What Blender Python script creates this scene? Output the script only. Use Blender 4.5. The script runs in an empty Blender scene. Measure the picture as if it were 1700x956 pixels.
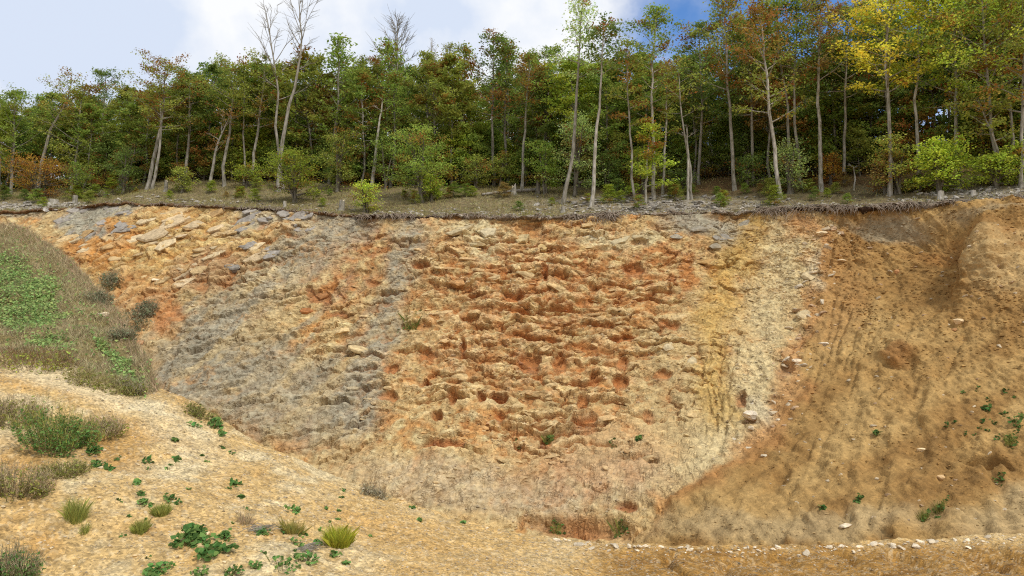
import bpy, math, random, time
import numpy as np
from mathutils import Vector
T0 = time.time()
R = math.radians
sc = bpy.context.scene
col = sc.collection
rng = np.random.default_rng(11)
random.seed(7)

# ------------------------------------------------------------------ camera
FPX = 1275.0; PITCH = R(6.0); CP, SP = math.cos(PITCH), math.sin(PITCH)
cd = bpy.data.cameras.new('camera'); cd.sensor_width = 36; cd.lens = 36 * FPX / 1700
cd.clip_start = 0.1; cd.clip_end = 2000
cam = bpy.data.objects.new('camera', cd); col.objects.link(cam)
cam.location = (0, 0, 0); cam.rotation_euler = (R(90) + PITCH, 0, 0)
sc.camera = cam
# ------------------------------------------------------------------ world and sun
SUN_EL, SUN_AZ = R(50), R(142)          # azimuth from +Y (view direction) clockwise: behind the viewer, to the right
w = bpy.data.worlds.new('World'); sc.world = w; w.use_nodes = True
nt = w.node_tree; nt.nodes.clear(); N = nt.nodes.new; L = nt.links.new
out = N('ShaderNodeOutputWorld'); bg = N('ShaderNodeBackground'); bg.inputs['Strength'].default_value = 0.15
sky = N('ShaderNodeTexSky'); sky.sky_type = 'NISHITA'; sky.sun_disc = False
sky.sun_elevation = SUN_EL; sky.sun_rotation = SUN_AZ; sky.altitude = 700; sky.air_density = 1.0; sky.dust_density = 0.6; sky.ozone_density = 2.2
tc = N('ShaderNodeTexCoord')
n1 = N('ShaderNodeTexNoise'); n1.inputs['Scale'].default_value = 2.6; n1.inputs['Detail'].default_value = 7; n1.inputs['Roughness'].default_value = .58
L(tc.outputs['Generated'], n1.inputs['Vector'])
n2 = N('ShaderNodeTexNoise'); n2.inputs['Scale'].default_value = 4.5; n2.inputs['Detail'].default_value = 6; n2.inputs['Roughness'].default_value = .55
L(tc.outputs['Generated'], n2.inputs['Vector'])
# a gap in the cloud towards the upper right
dp = N('ShaderNodeVectorMath'); dp.operation = 'DISTANCE'; L(tc.outputs['Generated'], dp.inputs[0])
_d = Vector(((1320 - 850) / FPX, CP - SP * (478 - 20) / FPX, SP + CP * (478 - 20) / FPX)).normalized()
dp.inputs[1].default_value = _d
gm = N('ShaderNodeMapRange'); gm.inputs['From Min'].default_value = .04; gm.inputs['From Max'].default_value = .30
gm.inputs['To Min'].default_value = .46; gm.inputs['To Max'].default_value = 0.0
L(dp.outputs['Value'], gm.inputs['Value'])
sb = N('ShaderNodeMath'); sb.operation = 'SUBTRACT'; L(n1.outputs['Fac'], sb.inputs[0]); L(gm.outputs[0], sb.inputs[1])
cm = N('ShaderNodeMapRange'); cm.inputs['From Min'].default_value = .18; cm.inputs['From Max'].default_value = .42; cm.interpolation_type = 'SMOOTHSTEP'
L(sb.outputs[0], cm.inputs['Value'])
cr = N('ShaderNodeValToRGB'); cr.color_ramp.elements[0].position = .40; cr.color_ramp.elements[1].position = .56
cr.color_ramp.elements[0].color = (4.9, 5.5, 6.6, 1); cr.color_ramp.elements[1].color = (6.9, 7.0, 7.15, 1)
L(n2.outputs['Fac'], cr.inputs['Fac'])
mx = N('ShaderNodeMix'); mx.data_type = 'RGBA'
L(cm.outputs[0], mx.inputs[0]); sg = N('ShaderNodeVectorMath'); sg.operation = 'MULTIPLY'; sg.inputs[1].default_value = (.75, 1.05, 1.35); L(sky.outputs[0], sg.inputs[0]); L(sg.outputs[0], mx.inputs[6]); L(cr.outputs[0], mx.inputs[7])
L(mx.outputs[2], bg.inputs['Color']); L(bg.outputs[0], out.inputs[0])
sd = bpy.data.lights.new('sun', 'SUN'); sd.energy = 2.7; sd.angle = R(7); sd.color = (1, .94, .85)
so = bpy.data.objects.new('sun', sd); col.objects.link(so)
so.rotation_euler = Vector((-math.sin(SUN_AZ) * math.cos(SUN_EL), -math.cos(SUN_AZ) * math.cos(SUN_EL), -math.sin(SUN_EL))).to_track_quat('-Z', 'Y').to_euler()
so.location = (20, -20, 60)
sc.view_settings.view_transform = 'Standard'; sc.view_settings.look = 'None'
sc.view_settings.gamma = 1; sc.view_settings.exposure = -0.08
sc.render.engine = 'CYCLES'
sc.cycles.use_denoising = False
sc.cycles.max_bounces = 6; sc.cycles.diffuse_bounces = 4; sc.cycles.transmission_bounces = 4; sc.cycles.glossy_bounces = 2
sc.cycles.sample_clamp_indirect = 6; sc.cycles.filter_width = 1.15

# ------------------------------------------------------------------ helpers
def at(px, py, Y):
    a = (np.asarray(px, float) - 850) / FPX; b = (478 - np.asarray(py, float)) / FPX
    dy = CP - b * SP; dz = SP + b * CP
    return a / dy * Y, Y + 0 * a, dz / dy * Y
def ray(px, py):
    a = (px - 850) / FPX; b = (478 - py) / FPX
    return Vector((a, CP - b * SP, SP + b * CP)).normalized()
def proj(x, y, z):
    zc = y * CP + z * SP; yc = -y * SP + z * CP
    return 850 + FPX * x / zc, 478 - FPX * yc / zc
def S(r, g, b, k=1.0):      # sRGB 0..255 to linear
    c = np.array([r, g, b]) / 255.0
    return np.where(c <= .04045, c / 12.92, ((c + .055) / 1.055) ** 2.4) * k
def sstep(a, b, x):
    t = np.clip((x - a) / (b - a + 1e-12), 0, 1); return t * t * (3 - 2 * t)
def _h(ix, iy, seed):
    h = (ix.astype(np.int64) * 374761393 + iy.astype(np.int64) * 668265263 + seed * 1274126177) & 0xFFFFFFFF
    h = ((h ^ (h >> 13)) * 1274126177) & 0xFFFFFFFF
    h = ((h ^ (h >> 16)) * 2246822519) & 0xFFFFFFFF
    return ((h ^ (h >> 13)) & 0xFFFFFF) / float(0xFFFFFF)
def vn(x, y, seed=0):        # gradient noise, about -1..1
    xi = np.floor(x); yi = np.floor(y); fx = x - xi; fy = y - yi
    u = fx * fx * fx * (fx * (fx * 6 - 15) + 10); v = fy * fy * fy * (fy * (fy * 6 - 15) + 10)
    def g(dx, dy):
        a = _h(xi + dx, yi + dy, seed) * 2 * np.pi
        return np.cos(a) * (fx - dx) + np.sin(a) * (fy - dy)
    return ((g(0, 0) * (1 - u) + g(1, 0) * u) * (1 - v) + (g(0, 1) * (1 - u) + g(1, 1) * u) * v) * 1.5
def fbm(x, y, o=4, seed=0, gain=.5):
    s = 0; a = 1; t = 0
    for i in range(o):
        s = s + a * vn(x * 2 ** i + 17.3 * i, y * 2 ** i - 9.1 * i, seed + i); t += a; a *= gain
    return s / t * 1.4
def voro(x, y, seed=0):
    xi = np.floor(x); yi = np.floor(y)
    f1 = np.full(x.shape, 9.0); f2 = np.full(x.shape, 9.0); idv = np.zeros(x.shape); cx = np.zeros(x.shape); cy = np.zeros(x.shape)
    for dx in (-1, 0, 1):
        for dy in (-1, 0, 1):
            ax = xi + dx; ay = yi + dy
            qx = ax + .1 + .8 * _h(ax, ay, seed) - x; qy = ay + .1 + .8 * _h(ax, ay, seed + 5) - y
            d = np.sqrt(qx * qx + qy * qy)
            m = d < f1
            f2 = np.where(m, f1, np.minimum(f2, d)); f1 = np.where(m, d, f1)
            idv = np.where(m, _h(ax, ay, seed + 9), idv); cx = np.where(m, qx, cx); cy = np.where(m, qy, cy)
    return f1, f2, idv, cx, cy
def tps(pts, vals, sc_=20.0, lam=1e-3):
    P = np.asarray(pts, float) / sc_; v = np.asarray(vals, float); n = len(P)
    def U(r2): return r2 * np.log(r2 + 1e-9)
    K = U(((P[:, None] - P[None]) ** 2).sum(-1)) + lam * np.eye(n)
    Q = np.c_[np.ones(n), P]
    A = np.block([[K, Q], [Q.T, np.zeros((3, 3))]])
    wgt = np.linalg.solve(A, np.r_[v, 0, 0, 0])
    def f(x, y):
        x = np.asarray(x, float) / sc_; y = np.asarray(y, float) / sc_
        o = wgt[n] + wgt[n + 1] * x + wgt[n + 2] * y
        for i in range(n):
            o = o + wgt[i] * U((x - P[i, 0]) ** 2 + (y - P[i, 1]) ** 2)
        return o
    return f
def mk(name, V, F, mat=None, cols=None, smooth=False):
    V = np.ascontiguousarray(V, np.float32); F = np.ascontiguousarray(F, np.int32); k = F.shape[1]
    me = bpy.data.meshes.new(name)
    me.vertices.add(len(V)); me.vertices.foreach_set('co', V.ravel())
    me.loops.add(F.size); me.loops.foreach_set('vertex_index', F.ravel())
    me.polygons.add(len(F)); me.polygons.foreach_set('loop_start', np.arange(0, F.size, k, dtype=np.int32))
    me.polygons.foreach_set('loop_total', np.full(len(F), k, np.int32))
    me.polygons.foreach_set('use_smooth', np.full(len(F), smooth, bool))
    if cols is not None:
        c = np.ones((len(V), 4), np.float32); c[:, :3] = cols
        at_ = me.color_attributes.new('Col', 'FLOAT_COLOR', 'POINT'); at_.data.foreach_set('color', c.ravel())
    me.update(calc_edges=True)
    if mat: me.materials.append(mat)
    return me
def ob(name, me, parent=None, loc=None, color=None):
    o = bpy.data.objects.new(name, me); col.objects.link(o)
    if parent: o.parent = parent
    if loc is not None: o.location = loc
    if color is not None: o.color = (*color[:3], 1)
    return o
def tag(o, label=None, cat=None, group=None, kind=None):
    if label: o['label'] = label
    if cat: o['category'] = cat
    if group: o['group'] = group
    if kind: o['kind'] = kind
    return o
def grid_faces(nu, nv):
    i = np.arange(nu * nv).reshape(nv, nu)
    return np.stack([i[:-1, :-1], i[:-1, 1:], i[1:, 1:], i[1:, :-1]], -1).reshape(-1, 4)
def sub(V, F, C):            # keep only the used vertices
    u, inv = np.unique(F.ravel(), return_inverse=True)
    return V[u], inv.reshape(F.shape), C[u]
def pdist(px, py, poly):     # distance to a polyline in the (px,py) chart
    d = np.full(np.shape(px), 1e9)
    for (ax, ay), (bx, by) in zip(poly[:-1], poly[1:]):
        vx, vy = bx - ax, by - ay
        t = np.clip(((px - ax) * vx + (py - ay) * vy) / (vx * vx + vy * vy), 0, 1)
        d = np.minimum(d, np.hypot(px - ax - t * vx, py - ay - t * vy))
    return d

# ------------------------------------------------------------------ materials
def mat_new(name):
    m = bpy.data.materials.new(name); m.use_nodes = True
    t = m.node_tree; b = t.nodes['Principled BSDF']; b.inputs['Roughness'].default_value = .92
    b.inputs['Specular IOR Level'].default_value = .2
    return m, t, b
def ground_mat(name, speck=22., bump=.5, dist=.05, contrast=.35, fine=60., use_obj=False, mid=2.2, cracks=0.):
    m, t, b = mat_new(name); N = t.nodes.new; L = t.links.new
    if use_obj:
        ca = N('ShaderNodeObjectInfo').outputs['Color']
    else:
        a = N('ShaderNodeAttribute'); a.attribute_name = 'Col'; ca = a.outputs['Color']
    g = N('ShaderNodeNewGeometry'); pos = g.outputs['Position']
    v = N('ShaderNodeTexVoronoi'); v.inputs['Scale'].default_value = speck; L(pos, v.inputs['Vector'])
    n = N('ShaderNodeTexNoise'); n.inputs['Scale'].default_value = mid; n.inputs['Detail'].default_value = 8; n.inputs['Roughness'].default_value = .68; L(pos, n.inputs['Vector'])
    n3 = N('ShaderNodeTexNoise'); n3.inputs['Scale'].default_value = fine; n3.inputs['Detail'].default_value = 3; L(pos, n3.inputs['Vector'])
    sp = N('ShaderNodeSeparateColor'); L(v.outputs['Color'], sp.inputs[0])
    mr = N('ShaderNodeMapRange'); mr.inputs['To Min'].default_value = 1 - contrast; mr.inputs['To Max'].default_value = 1 + contrast; L(sp.outputs[0], mr.inputs['Value'])
    mr2 = N('ShaderNodeMapRange'); mr2.inputs['From Min'].default_value = .3; mr2.inputs['From Max'].default_value = .7; mr2.inputs['To Min'].default_value = .68; mr2.inputs['To Max'].default_value = 1.32; L(n.outputs['Fac'], mr2.inputs['Value'])
    mu = N('ShaderNodeMath'); mu.operation = 'MULTIPLY'; L(mr.outputs[0], mu.inputs[0]); L(mr2.outputs[0], mu.inputs[1])
    mv = N('ShaderNodeVectorMath'); mv.operation = 'SCALE'; L(ca, mv.inputs[0]); L(mu.outputs[0], mv.inputs['Scale'])
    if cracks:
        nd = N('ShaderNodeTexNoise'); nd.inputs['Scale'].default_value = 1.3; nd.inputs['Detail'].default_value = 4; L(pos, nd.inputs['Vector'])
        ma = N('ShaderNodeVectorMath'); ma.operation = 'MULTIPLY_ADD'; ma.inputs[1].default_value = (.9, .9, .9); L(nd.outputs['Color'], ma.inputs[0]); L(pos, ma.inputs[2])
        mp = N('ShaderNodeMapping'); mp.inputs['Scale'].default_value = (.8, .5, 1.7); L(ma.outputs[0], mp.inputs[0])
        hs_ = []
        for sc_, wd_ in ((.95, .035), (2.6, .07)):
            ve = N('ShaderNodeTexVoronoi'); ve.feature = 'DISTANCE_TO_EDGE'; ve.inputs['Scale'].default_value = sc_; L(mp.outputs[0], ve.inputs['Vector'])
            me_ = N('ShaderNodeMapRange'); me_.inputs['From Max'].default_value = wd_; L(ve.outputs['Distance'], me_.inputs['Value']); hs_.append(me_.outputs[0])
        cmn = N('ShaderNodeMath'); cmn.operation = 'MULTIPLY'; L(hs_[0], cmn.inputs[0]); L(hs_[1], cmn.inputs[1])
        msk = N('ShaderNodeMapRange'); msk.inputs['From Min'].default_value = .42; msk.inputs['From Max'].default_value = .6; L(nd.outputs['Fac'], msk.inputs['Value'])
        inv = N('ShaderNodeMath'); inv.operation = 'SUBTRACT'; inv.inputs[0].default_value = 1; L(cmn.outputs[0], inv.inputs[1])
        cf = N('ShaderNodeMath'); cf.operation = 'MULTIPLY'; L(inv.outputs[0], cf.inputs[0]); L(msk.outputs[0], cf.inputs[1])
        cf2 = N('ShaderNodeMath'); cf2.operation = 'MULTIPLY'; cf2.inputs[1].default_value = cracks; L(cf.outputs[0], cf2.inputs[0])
        cx_ = N('ShaderNodeMix'); cx_.data_type = 'RGBA'; L(cf2.outputs[0], cx_.inputs[0]); L(mv.outputs[0], cx_.inputs[6]); cx_.inputs[7].default_value = (.16, .085, .035, 1)  # dark clay brown in the cracks, also painting in their shadow
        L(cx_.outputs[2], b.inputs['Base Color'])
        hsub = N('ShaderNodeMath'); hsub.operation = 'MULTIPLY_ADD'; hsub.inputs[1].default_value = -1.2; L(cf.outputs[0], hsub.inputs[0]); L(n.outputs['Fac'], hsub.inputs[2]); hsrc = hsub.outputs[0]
    else:
        L(mv.outputs[0], b.inputs['Base Color']); hsrc = n.outputs['Fac']
    ad = N('ShaderNodeMath'); ad.operation = 'ADD'; L(hsrc, ad.inputs[0])
    m3 = N('ShaderNodeMath'); m3.operation = 'MULTIPLY'; m3.inputs[1].default_value = .35; L(n3.outputs['Fac'], m3.inputs[0]); L(m3.outputs[0], ad.inputs[1])
    m4 = N('ShaderNodeMath'); m4.operation = 'MULTIPLY_ADD'; m4.inputs[1].default_value = -.5; L(v.outputs['Distance'], m4.inputs[0]); L(ad.outputs[0], m4.inputs[2])
    bp = N('ShaderNodeBump'); bp.inputs['Strength'].default_value = bump; bp.inputs['Distance'].default_value = dist
    L(m4.outputs[0], bp.inputs['Height']); L(bp.outputs[0], b.inputs['Normal'])
    return m
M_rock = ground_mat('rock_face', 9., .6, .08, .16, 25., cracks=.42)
M_sand = ground_mat('sand', 9., .7, .07, .16, 30., mid=1.6)
M_gravel = ground_mat('gravel', 20., .8, .04, .36, 60., mid=3.)
M_soil = ground_mat('forest_soil', 6., .6, .12, .35, 20.)
M_stone = ground_mat('stone', 7., .7, .06, .18, 25., use_obj=True)
def leaf_mat(name, tr=.42):
    m = bpy.data.materials.new(name); m.use_nodes = True; t = m.node_tree; t.nodes.clear(); N = t.nodes.new; L = t.links.new
    o = N('ShaderNodeOutputMaterial'); oi = N('ShaderNodeObjectInfo'); a = N('ShaderNodeAttribute'); a.attribute_name = 'Col'
    s = N('ShaderNodeSeparateColor'); L(a.outputs['Color'], s.inputs[0])
    mx = N('ShaderNodeMix'); mx.data_type = 'RGBA'; L(s.outputs[2], mx.inputs[0]); L(oi.outputs['Color'], mx.inputs[6]); mx.inputs[7].default_value = (.34, .14, .04, 1)
    hs = N('ShaderNodeHueSaturation'); L(mx.outputs[2], hs.inputs['Color'])
    h1 = N('ShaderNodeMapRange'); h1.inputs['To Min'].default_value = .465; h1.inputs['To Max'].default_value = .535; L(s.outputs[1], h1.inputs['Value']); L(h1.outputs[0], hs.inputs['Hue'])
    h2 = N('ShaderNodeMapRange'); h2.inputs['To Min'].default_value = .5; h2.inputs['To Max'].default_value = 1.6; L(s.outputs[0], h2.inputs['Value']); L(h2.outputs[0], hs.inputs['Value'])
    d = N('ShaderNodeBsdfDiffuse'); tl = N('ShaderNodeBsdfTranslucent'); ms = N('ShaderNodeMixShader'); ms.inputs[0].default_value = tr
    L(hs.outputs[0], d.inputs[0]); L(hs.outputs[0], tl.inputs[0]); L(d.outputs[0], ms.inputs[1]); L(tl.outputs[0], ms.inputs[2]); L(ms.outputs[0], o.inputs[0])
    return m
M_leaf = leaf_mat('leaf'); M_grass = leaf_mat('grass_blade', .25)
def bark_mat():
    m, t, b = mat_new('bark'); N = t.nodes.new; L = t.links.new
    g = N('ShaderNodeNewGeometry'); mp = N('ShaderNodeMapping'); mp.inputs['Scale'].default_value = (3, 3, .9); L(g.outputs['Position'], mp.inputs[0])
    n = N('ShaderNodeTexNoise'); n.inputs['Scale'].default_value = 1.6; n.inputs['Detail'].default_value = 7; n.inputs['Roughness'].default_value = .65; L(mp.outputs[0], n.inputs['Vector'])
    oi = N('ShaderNodeObjectInfo'); r = N('ShaderNodeValToRGB')
    r.color_ramp.elements[0].position = .33; r.color_ramp.elements[0].color = (.35, .33, .22, 1)
    r.color_ramp.elements[1].position = .6; r.color_ramp.elements[1].color = (1.1, 1.08, 1.05, 1)
    L(n.outputs['Fac'], r.inputs[0])
    mv = N('ShaderNodeVectorMath'); mv.operation = 'MULTIPLY'; L(oi.outputs['Color'], mv.inputs[0]); L(r.outputs[0], mv.inputs[1]); L(mv.outputs[0], b.inputs['Base Color'])
    bp = N('ShaderNodeBump'); bp.inputs['Strength'].default_value = .5; bp.inputs['Distance'].default_value = .03; L(n.outputs['Fac'], bp.inputs['Height']); L(bp.outputs[0], b.inputs['Normal'])
    return m
M_bark = bark_mat()

# ------------------------------------------------------------------ quarry face  y = F(x,z)
TOP = [(-260, 352, 88), (0, 352, 83), (100, 347, 81), (210, 337, 80), (330, 342, 77), (480, 350, 73), (600, 358, 70), (760, 359, 67.5), (900, 361, 66),
       (1050, 357, 64.5), (1200, 352, 63), (1320, 346, 61.5), (1400, 345, 60.5), (1550, 340, 57.5), (1700, 326, 55), (1950, 305, 52)]
MIDP = [(-200, 450, 78), (200, 450, 70.5), (400, 550, 62), (650, 550, 59.5), (900, 550, 58), (1100, 550, 57), (1250, 550, 56), (1350, 550, 54.5), (1450, 550, 51.5), (1600, 550, 47.5), (1700, 550, 45.5), (1900, 550, 43),
        (1612, 405, 51.8), (1500, 405, 56), (1700, 405, 51.5), (1400, 440, 57.5),
        (-100, 680, 62), (300, 680, 55), (500, 720, 52), (700, 740, 50.7), (950, 740, 50), (1150, 740, 48.3), (1250, 740, 46.2), (1400, 740, 42), (1550, 740, 39), (1700, 740, 36.8), (1900, 740, 35),
        (-100, 880, 48), (300, 880, 46), (600, 880, 45.3), (800, 890, 44.8), (950, 890, 44.3), (1060, 885, 43), (1150, 870, 41), (1300, 870, 37.5), (1450, 870, 35), (1600, 860, 33.5), (1700, 850, 32.8), (1900, 850, 31.5),
        (600, 990, 42.5), (950, 990, 42), (1300, 950, 34.5), (1600, 930, 30.5), (1900, 930, 29)]
_cp = np.array(TOP + MIDP, float); _x, _y, _z = at(_cp[:, 0], _cp[:, 1], _cp[:, 2])
F = tps(np.c_[_x, _z], _y)
_t = np.array(TOP, float); tx, ty, tz = at(_t[:, 0], _t[:, 1], _t[:, 2])
def ztop(x): return np.interp(x, tx, tz) + .22 * fbm(np.asarray(x, float) * .18, 0 * np.asarray(x, float) + 3, 3, 71)
def yedge(x): return F(x, ztop(x))
_b = np.array([(-300, 1000, 46), (600, 1000, 42.5), (950, 990, 42), (1150, 950, 38.5), (1300, 940, 34.8), (1600, 922, 30.8), (1950, 915, 29.5)], float)
bx, _, bz = at(_b[:, 0], _b[:, 1], _b[:, 2])
NU, NV = 1120, 400
_xs = np.linspace(-66, 46, 400); _zs = .5 * (np.interp(_xs, bx, bz) + np.interp(_xs, tx, tz)); _ps, _ = proj(_xs, F(_xs, _zs), _zs)
_ps = np.maximum.accumulate(_ps + np.arange(400) * 1e-3); gx = np.interp(np.linspace(_ps[0], _ps[-1], NU), _ps, _xs)
tt = np.linspace(0, 1, NV)
X = np.repeat(gx[None], NV, 0)
zb = np.interp(gx, bx, bz); zt = ztop(gx) - .06
Z = zb[None] + (zt - zb)[None] * (tt[:, None] ** .93)
Y = F(X, Z)
Ft = np.gradient(Y, axis=0) / (np.gradient(Z, axis=0)); Fz = Ft
Fx = (np.gradient(Y, axis=1) - Fz * np.gradient(Z, axis=1)) / np.gradient(gx)[None]
nl = np.sqrt(1 + Fx ** 2 + Fz ** 2); NX, NY, NZ = Fx / nl, -1 / nl, Fz / nl     # outward: towards -Y
PX, PY = proj(X, Y, Z)
BND = [(1420, 330), (1395, 350), (1362, 470), (1342, 560), (1300, 690), (1240, 752), (1130, 822), (1050, 893), (1000, 950)]
bpx = np.array([p[0] for p in BND])[::-1]; bpy_ = np.array([p[1] for p in BND])
def sandmask(px, py, wd=14.):
    lim = np.interp(py, [p[1] for p in BND], [p[0] for p in BND])
    return sstep(-wd, wd, px - lim)
WX = PX + 30 * fbm(X * .3, Z * .35, 5, 21, .6); WY = PY + 20 * fbm(X * .3, Z * .35, 5, 22, .6)
SAND = sandmask(WX, PY)
ROCK = 1 - SAND
def blob(px, py, cx, cy, rx, ry, rot=0, soft=.6):
    c, s = math.cos(R(rot)), math.sin(R(rot)); dx, dy = px - cx, py - cy
    r = np.hypot((dx * c + dy * s) / rx, (-dx * s + dy * c) / ry)
    return 1 - sstep(1 - soft, 1 + soft * .4, r)
def band(px, py, poly, wd): return 1 - sstep(wd * .1, wd * 1.35, pdist(px, py, poly))
def mixc(c, col_, m): return c + (np.asarray(col_) - c) * m[..., None]

POCK = [(709, 640, 9, 9, 1.1), (727, 695, 12, 12, 1), (800, 664, 12, 11, .9), (827, 664, 14, 13, 1.1), (830, 697, 14, 13, 1), (750, 667, 10, 12, .8), (967, 672, 18, 15, 1.1), (969, 706, 19, 22, .9),
        (880, 606, 19, 20, .8), (929, 605, 15, 18, 1), (1032, 606, 13, 12, .8), (1030, 637, 16, 13, .9), (988, 634, 12, 12, .7), (1100, 622, 15, 14, .9), (712, 596, 13, 15, .7), (770, 585, 9, 16, .8),
        (1030, 565, 20, 10, .8), (830, 425, 20, 8, .9), (700, 445, 16, 9, .8), (905, 460, 9, 14, .9), (1050, 450, 16, 18, .8), (690, 545, 28, 12, .7), (1075, 690, 18, 12, .7), (790, 495, 12, 8, .9),
        (855, 500, 15, 11, .8), (650, 615, 14, 9, .7), (1230, 665, 18, 14, .7), (1300, 612, 22, 18, .8), (1245, 702, 12, 8, 1), (515, 488, 12, 14, .7), (535, 492, 14, 14, .7), (1040, 840, 16, 12, .5),
        (905, 735, 13, 13, .9), (645, 660, 16, 8, .6), (655, 370, 14, 10, .5), (935, 520, 26, 8, .8), (990, 545, 30, 8, .8), (1110, 540, 16, 9, .7), (745, 745, 40, 9, .5), 
        (880, 385, 40, 22, .7), (1010, 420, 20, 12, .7), (600, 400, 22, 12, .7), (600, 455, 18, 12, .6), (860, 745, 8, 8, .9), (560, 520, 14, 8, .6), (620, 470, 14, 8, .6), (985, 480, 22, 9, .8), (780, 535, 22, 8, .7), (1060, 405, 24, 10, .6)]

PJ = 5 * fbm(X * 1.1, Z * 1.1, 3, 141); PK = 5 * fbm(X * 1.1, Z * 1.1, 3, 142)
def face_color(px, py, wx, wy, x, z):
    n1 = fbm(x * .28, z * .34, 4, 31); n2 = fbm(x * .9, z * 1.1, 4, 41); n3 = fbm(x * 2.6, z * 3.2, 3, 51); n4 = fbm(x * .6 + 40, z * 1.6, 4, 61)
    c = np.empty(px.shape + (3,)); c[:] = S(202, 168, 118)
    c = mixc(c, S(206, 148, 84), sstep(.02, .45, n1 * .5 + n2 * .6))
    c = mixc(c, S(222, 198, 152), sstep(.1, .5, n4 * .6 - n2 * .4 + n3 * .25))
    # strong orange of the middle
    om = np.clip(blob(wx, wy, 900, 470, 250, 120, 0, .7) + .8 * blob(wx, wy, 870, 610, 250, 60) + blob(wx, wy, 605, 405, 55, 55) + blob(wx, wy, 560, 470, 60, 50) + .7 * blob(wx, wy, 1110, 450, 70, 90) + .8 * blob(wx, wy, 960, 800, 140, 40), 0, 1)
    c = mixc(c, S(192, 124, 62), om * sstep(-.55, .35, n2 + .4 * n3) * .85)
    c = mixc(c, S(180, 112, 62), om * sstep(.15, .6, n4 - .3 * n3) * .65)
    c = mixc(c, S(226, 190, 134), om * sstep(.1, .5, -n2 + .5 * n3) * .55)
    # pale broken rock under the turf
    c = mixc(c, S(214, 196, 160), np.clip(blob(wx, wy, 810, 400, 40, 45, -30) + blob(wx, wy, 1000, 400, 60, 16) + blob(wx, wy, 770, 380, 50, 16, -10) + blob(wx, wy, 1075, 395, 30, 12), 0, 1) * .8)
    # pinkish pale foot
    c = mixc(c, S(192, 170, 148), np.clip(blob(wx, wy, 760, 810, 230, 48, 8) + .7 * blob(wx, wy, 1000, 800, 150, 60), 0, 1) * (.65 + .3 * n3))
    c = mixc(c, S(196, 150, 112), blob(wx, wy, 1000, 750, 190, 70) * .45)
    # grey limestone
    gm_ = np.clip(1.0 * band(wx, wy, [(690, 380), (662, 450), (640, 540), (600, 620), (590, 700)], 36)
                 + 1.0 * band(wx, wy, [(575, 370), (480, 430), (420, 490), (350, 560), (310, 640)], 54)
                 + .8 * blob(wx, wy, 440, 640, 210, 90, 20) + .55 * blob(wx, wy, 330, 620, 90, 60), 0, 1)
    c = mixc(c, S(168, 157, 145), gm_ * sstep(-.9, .2, .6 * n4 + .2 * n3 + .15) * .95)
    c = mixc(c, S(150, 143, 134), gm_ * sstep(-.1, .6, .7 * n1 + .4 * n4) * .5)
    c = mixc(c, S(205, 170, 118), gm_ * sstep(.2, .6, -n2 - .4 * n1) * .45)
    c = mixc(c, S(200, 146, 90), gm_ * sstep(.4, .65, n1 - .4 * n3) * .55)
    ns = fbm((.8 * x - .6 * z) * .55, (.6 * x + .8 * z) * .07, 3, 91)
    c = mixc(c, S(158, 149, 138), np.clip(blob(wx, wy, 430, 560, 230, 190, 0, .6), 0, 1) * sstep(-.1, .4, ns) * .75)
    c = mixc(c, S(206, 178, 134), np.clip(blob(wx, wy, 430, 560, 230, 190, 0, .6), 0, 1) * sstep(.1, .5, -ns) * .6)
    # upper left: ochre beds, grey caps, rust
    lm = blob(wx, wy, 270, 415, 190, 80, -12, .5)
    c = mixc(c, S(202, 158, 88), lm * .8); c = mixc(c, S(226, 196, 138), lm * sstep(.0, .4, n4) * .8)
    c = mixc(c, S(176, 124, 58), lm * sstep(.1, .5, -n4 - .3 * n2) * .7)
    c = mixc(c, S(204, 138, 62), blob(wx, wy, 165, 405, 75, 34, -18, .4) * .9)
    c = mixc(c, S(176, 134, 98), blob(wx, wy, 345, 455, 75, 34, -18, .35) * .9)
    c = mixc(c, S(164, 158, 150), np.clip(blob(wx, wy, 155, 358, 70, 20, -12, .3) + blob(wx, wy, 140, 388, 45, 12, -4, .3) + .8 * blob(wx, wy, 420, 370, 60, 18, -15) + .7 * blob(wx, wy, 20, 355, 70, 14), 0, 1) * .95)
    c = mixc(c, S(196, 118, 56), np.clip(blob(wx, wy, 280, 532, 34, 22, -30) + .7 * blob(wx, wy, 250, 500, 40, 30), 0, 1) * .85)
    c = mixc(c, S(196, 140, 88), blob(wx, wy, 240, 500, 70, 60) * .5)
    # grey cap near the right edge
    c = mixc(c, S(164, 156, 148), np.clip(blob(wx, wy, 1150, 372, 70, 26) + blob(wx, wy, 1212, 392, 40, 26, -40), 0, 1) * .9)
    # right of the middle: pale crumbly band, yellow streak, brown strip
    c = mixc(c, S(202, 174, 130), blob(wx, wy, 1140, 640, 90, 140) * .7)
    c = mixc(c, S(214, 190, 150), band(wx, wy, [(1310, 370), (1300, 440), (1275, 540), (1262, 620), (1230, 700), (1170, 770)], 46) * (.8 + .3 * n3).clip(0, 1))
    c = mixc(c, S(204, 162, 82), band(wx, wy, [(1252, 368), (1212, 450), (1185, 540), (1180, 640), (1200, 690)], 34) * .7)
    c = mixc(c, S(196, 138, 82), band(wx, wy, [(1330, 370), (1375, 400), (1352, 500), (1325, 590), (1290, 680), (1240, 745)], 24) * .8)
    c = mixc(c, S(206, 186, 158), np.clip(blob(wx, wy, 1255, 680, 32, 34) + blob(wx, wy, 1350, 450, 18, 40) + .9 * blob(wx, wy, 1405, 375, 20, 26), 0, 1) * .8)
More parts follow.
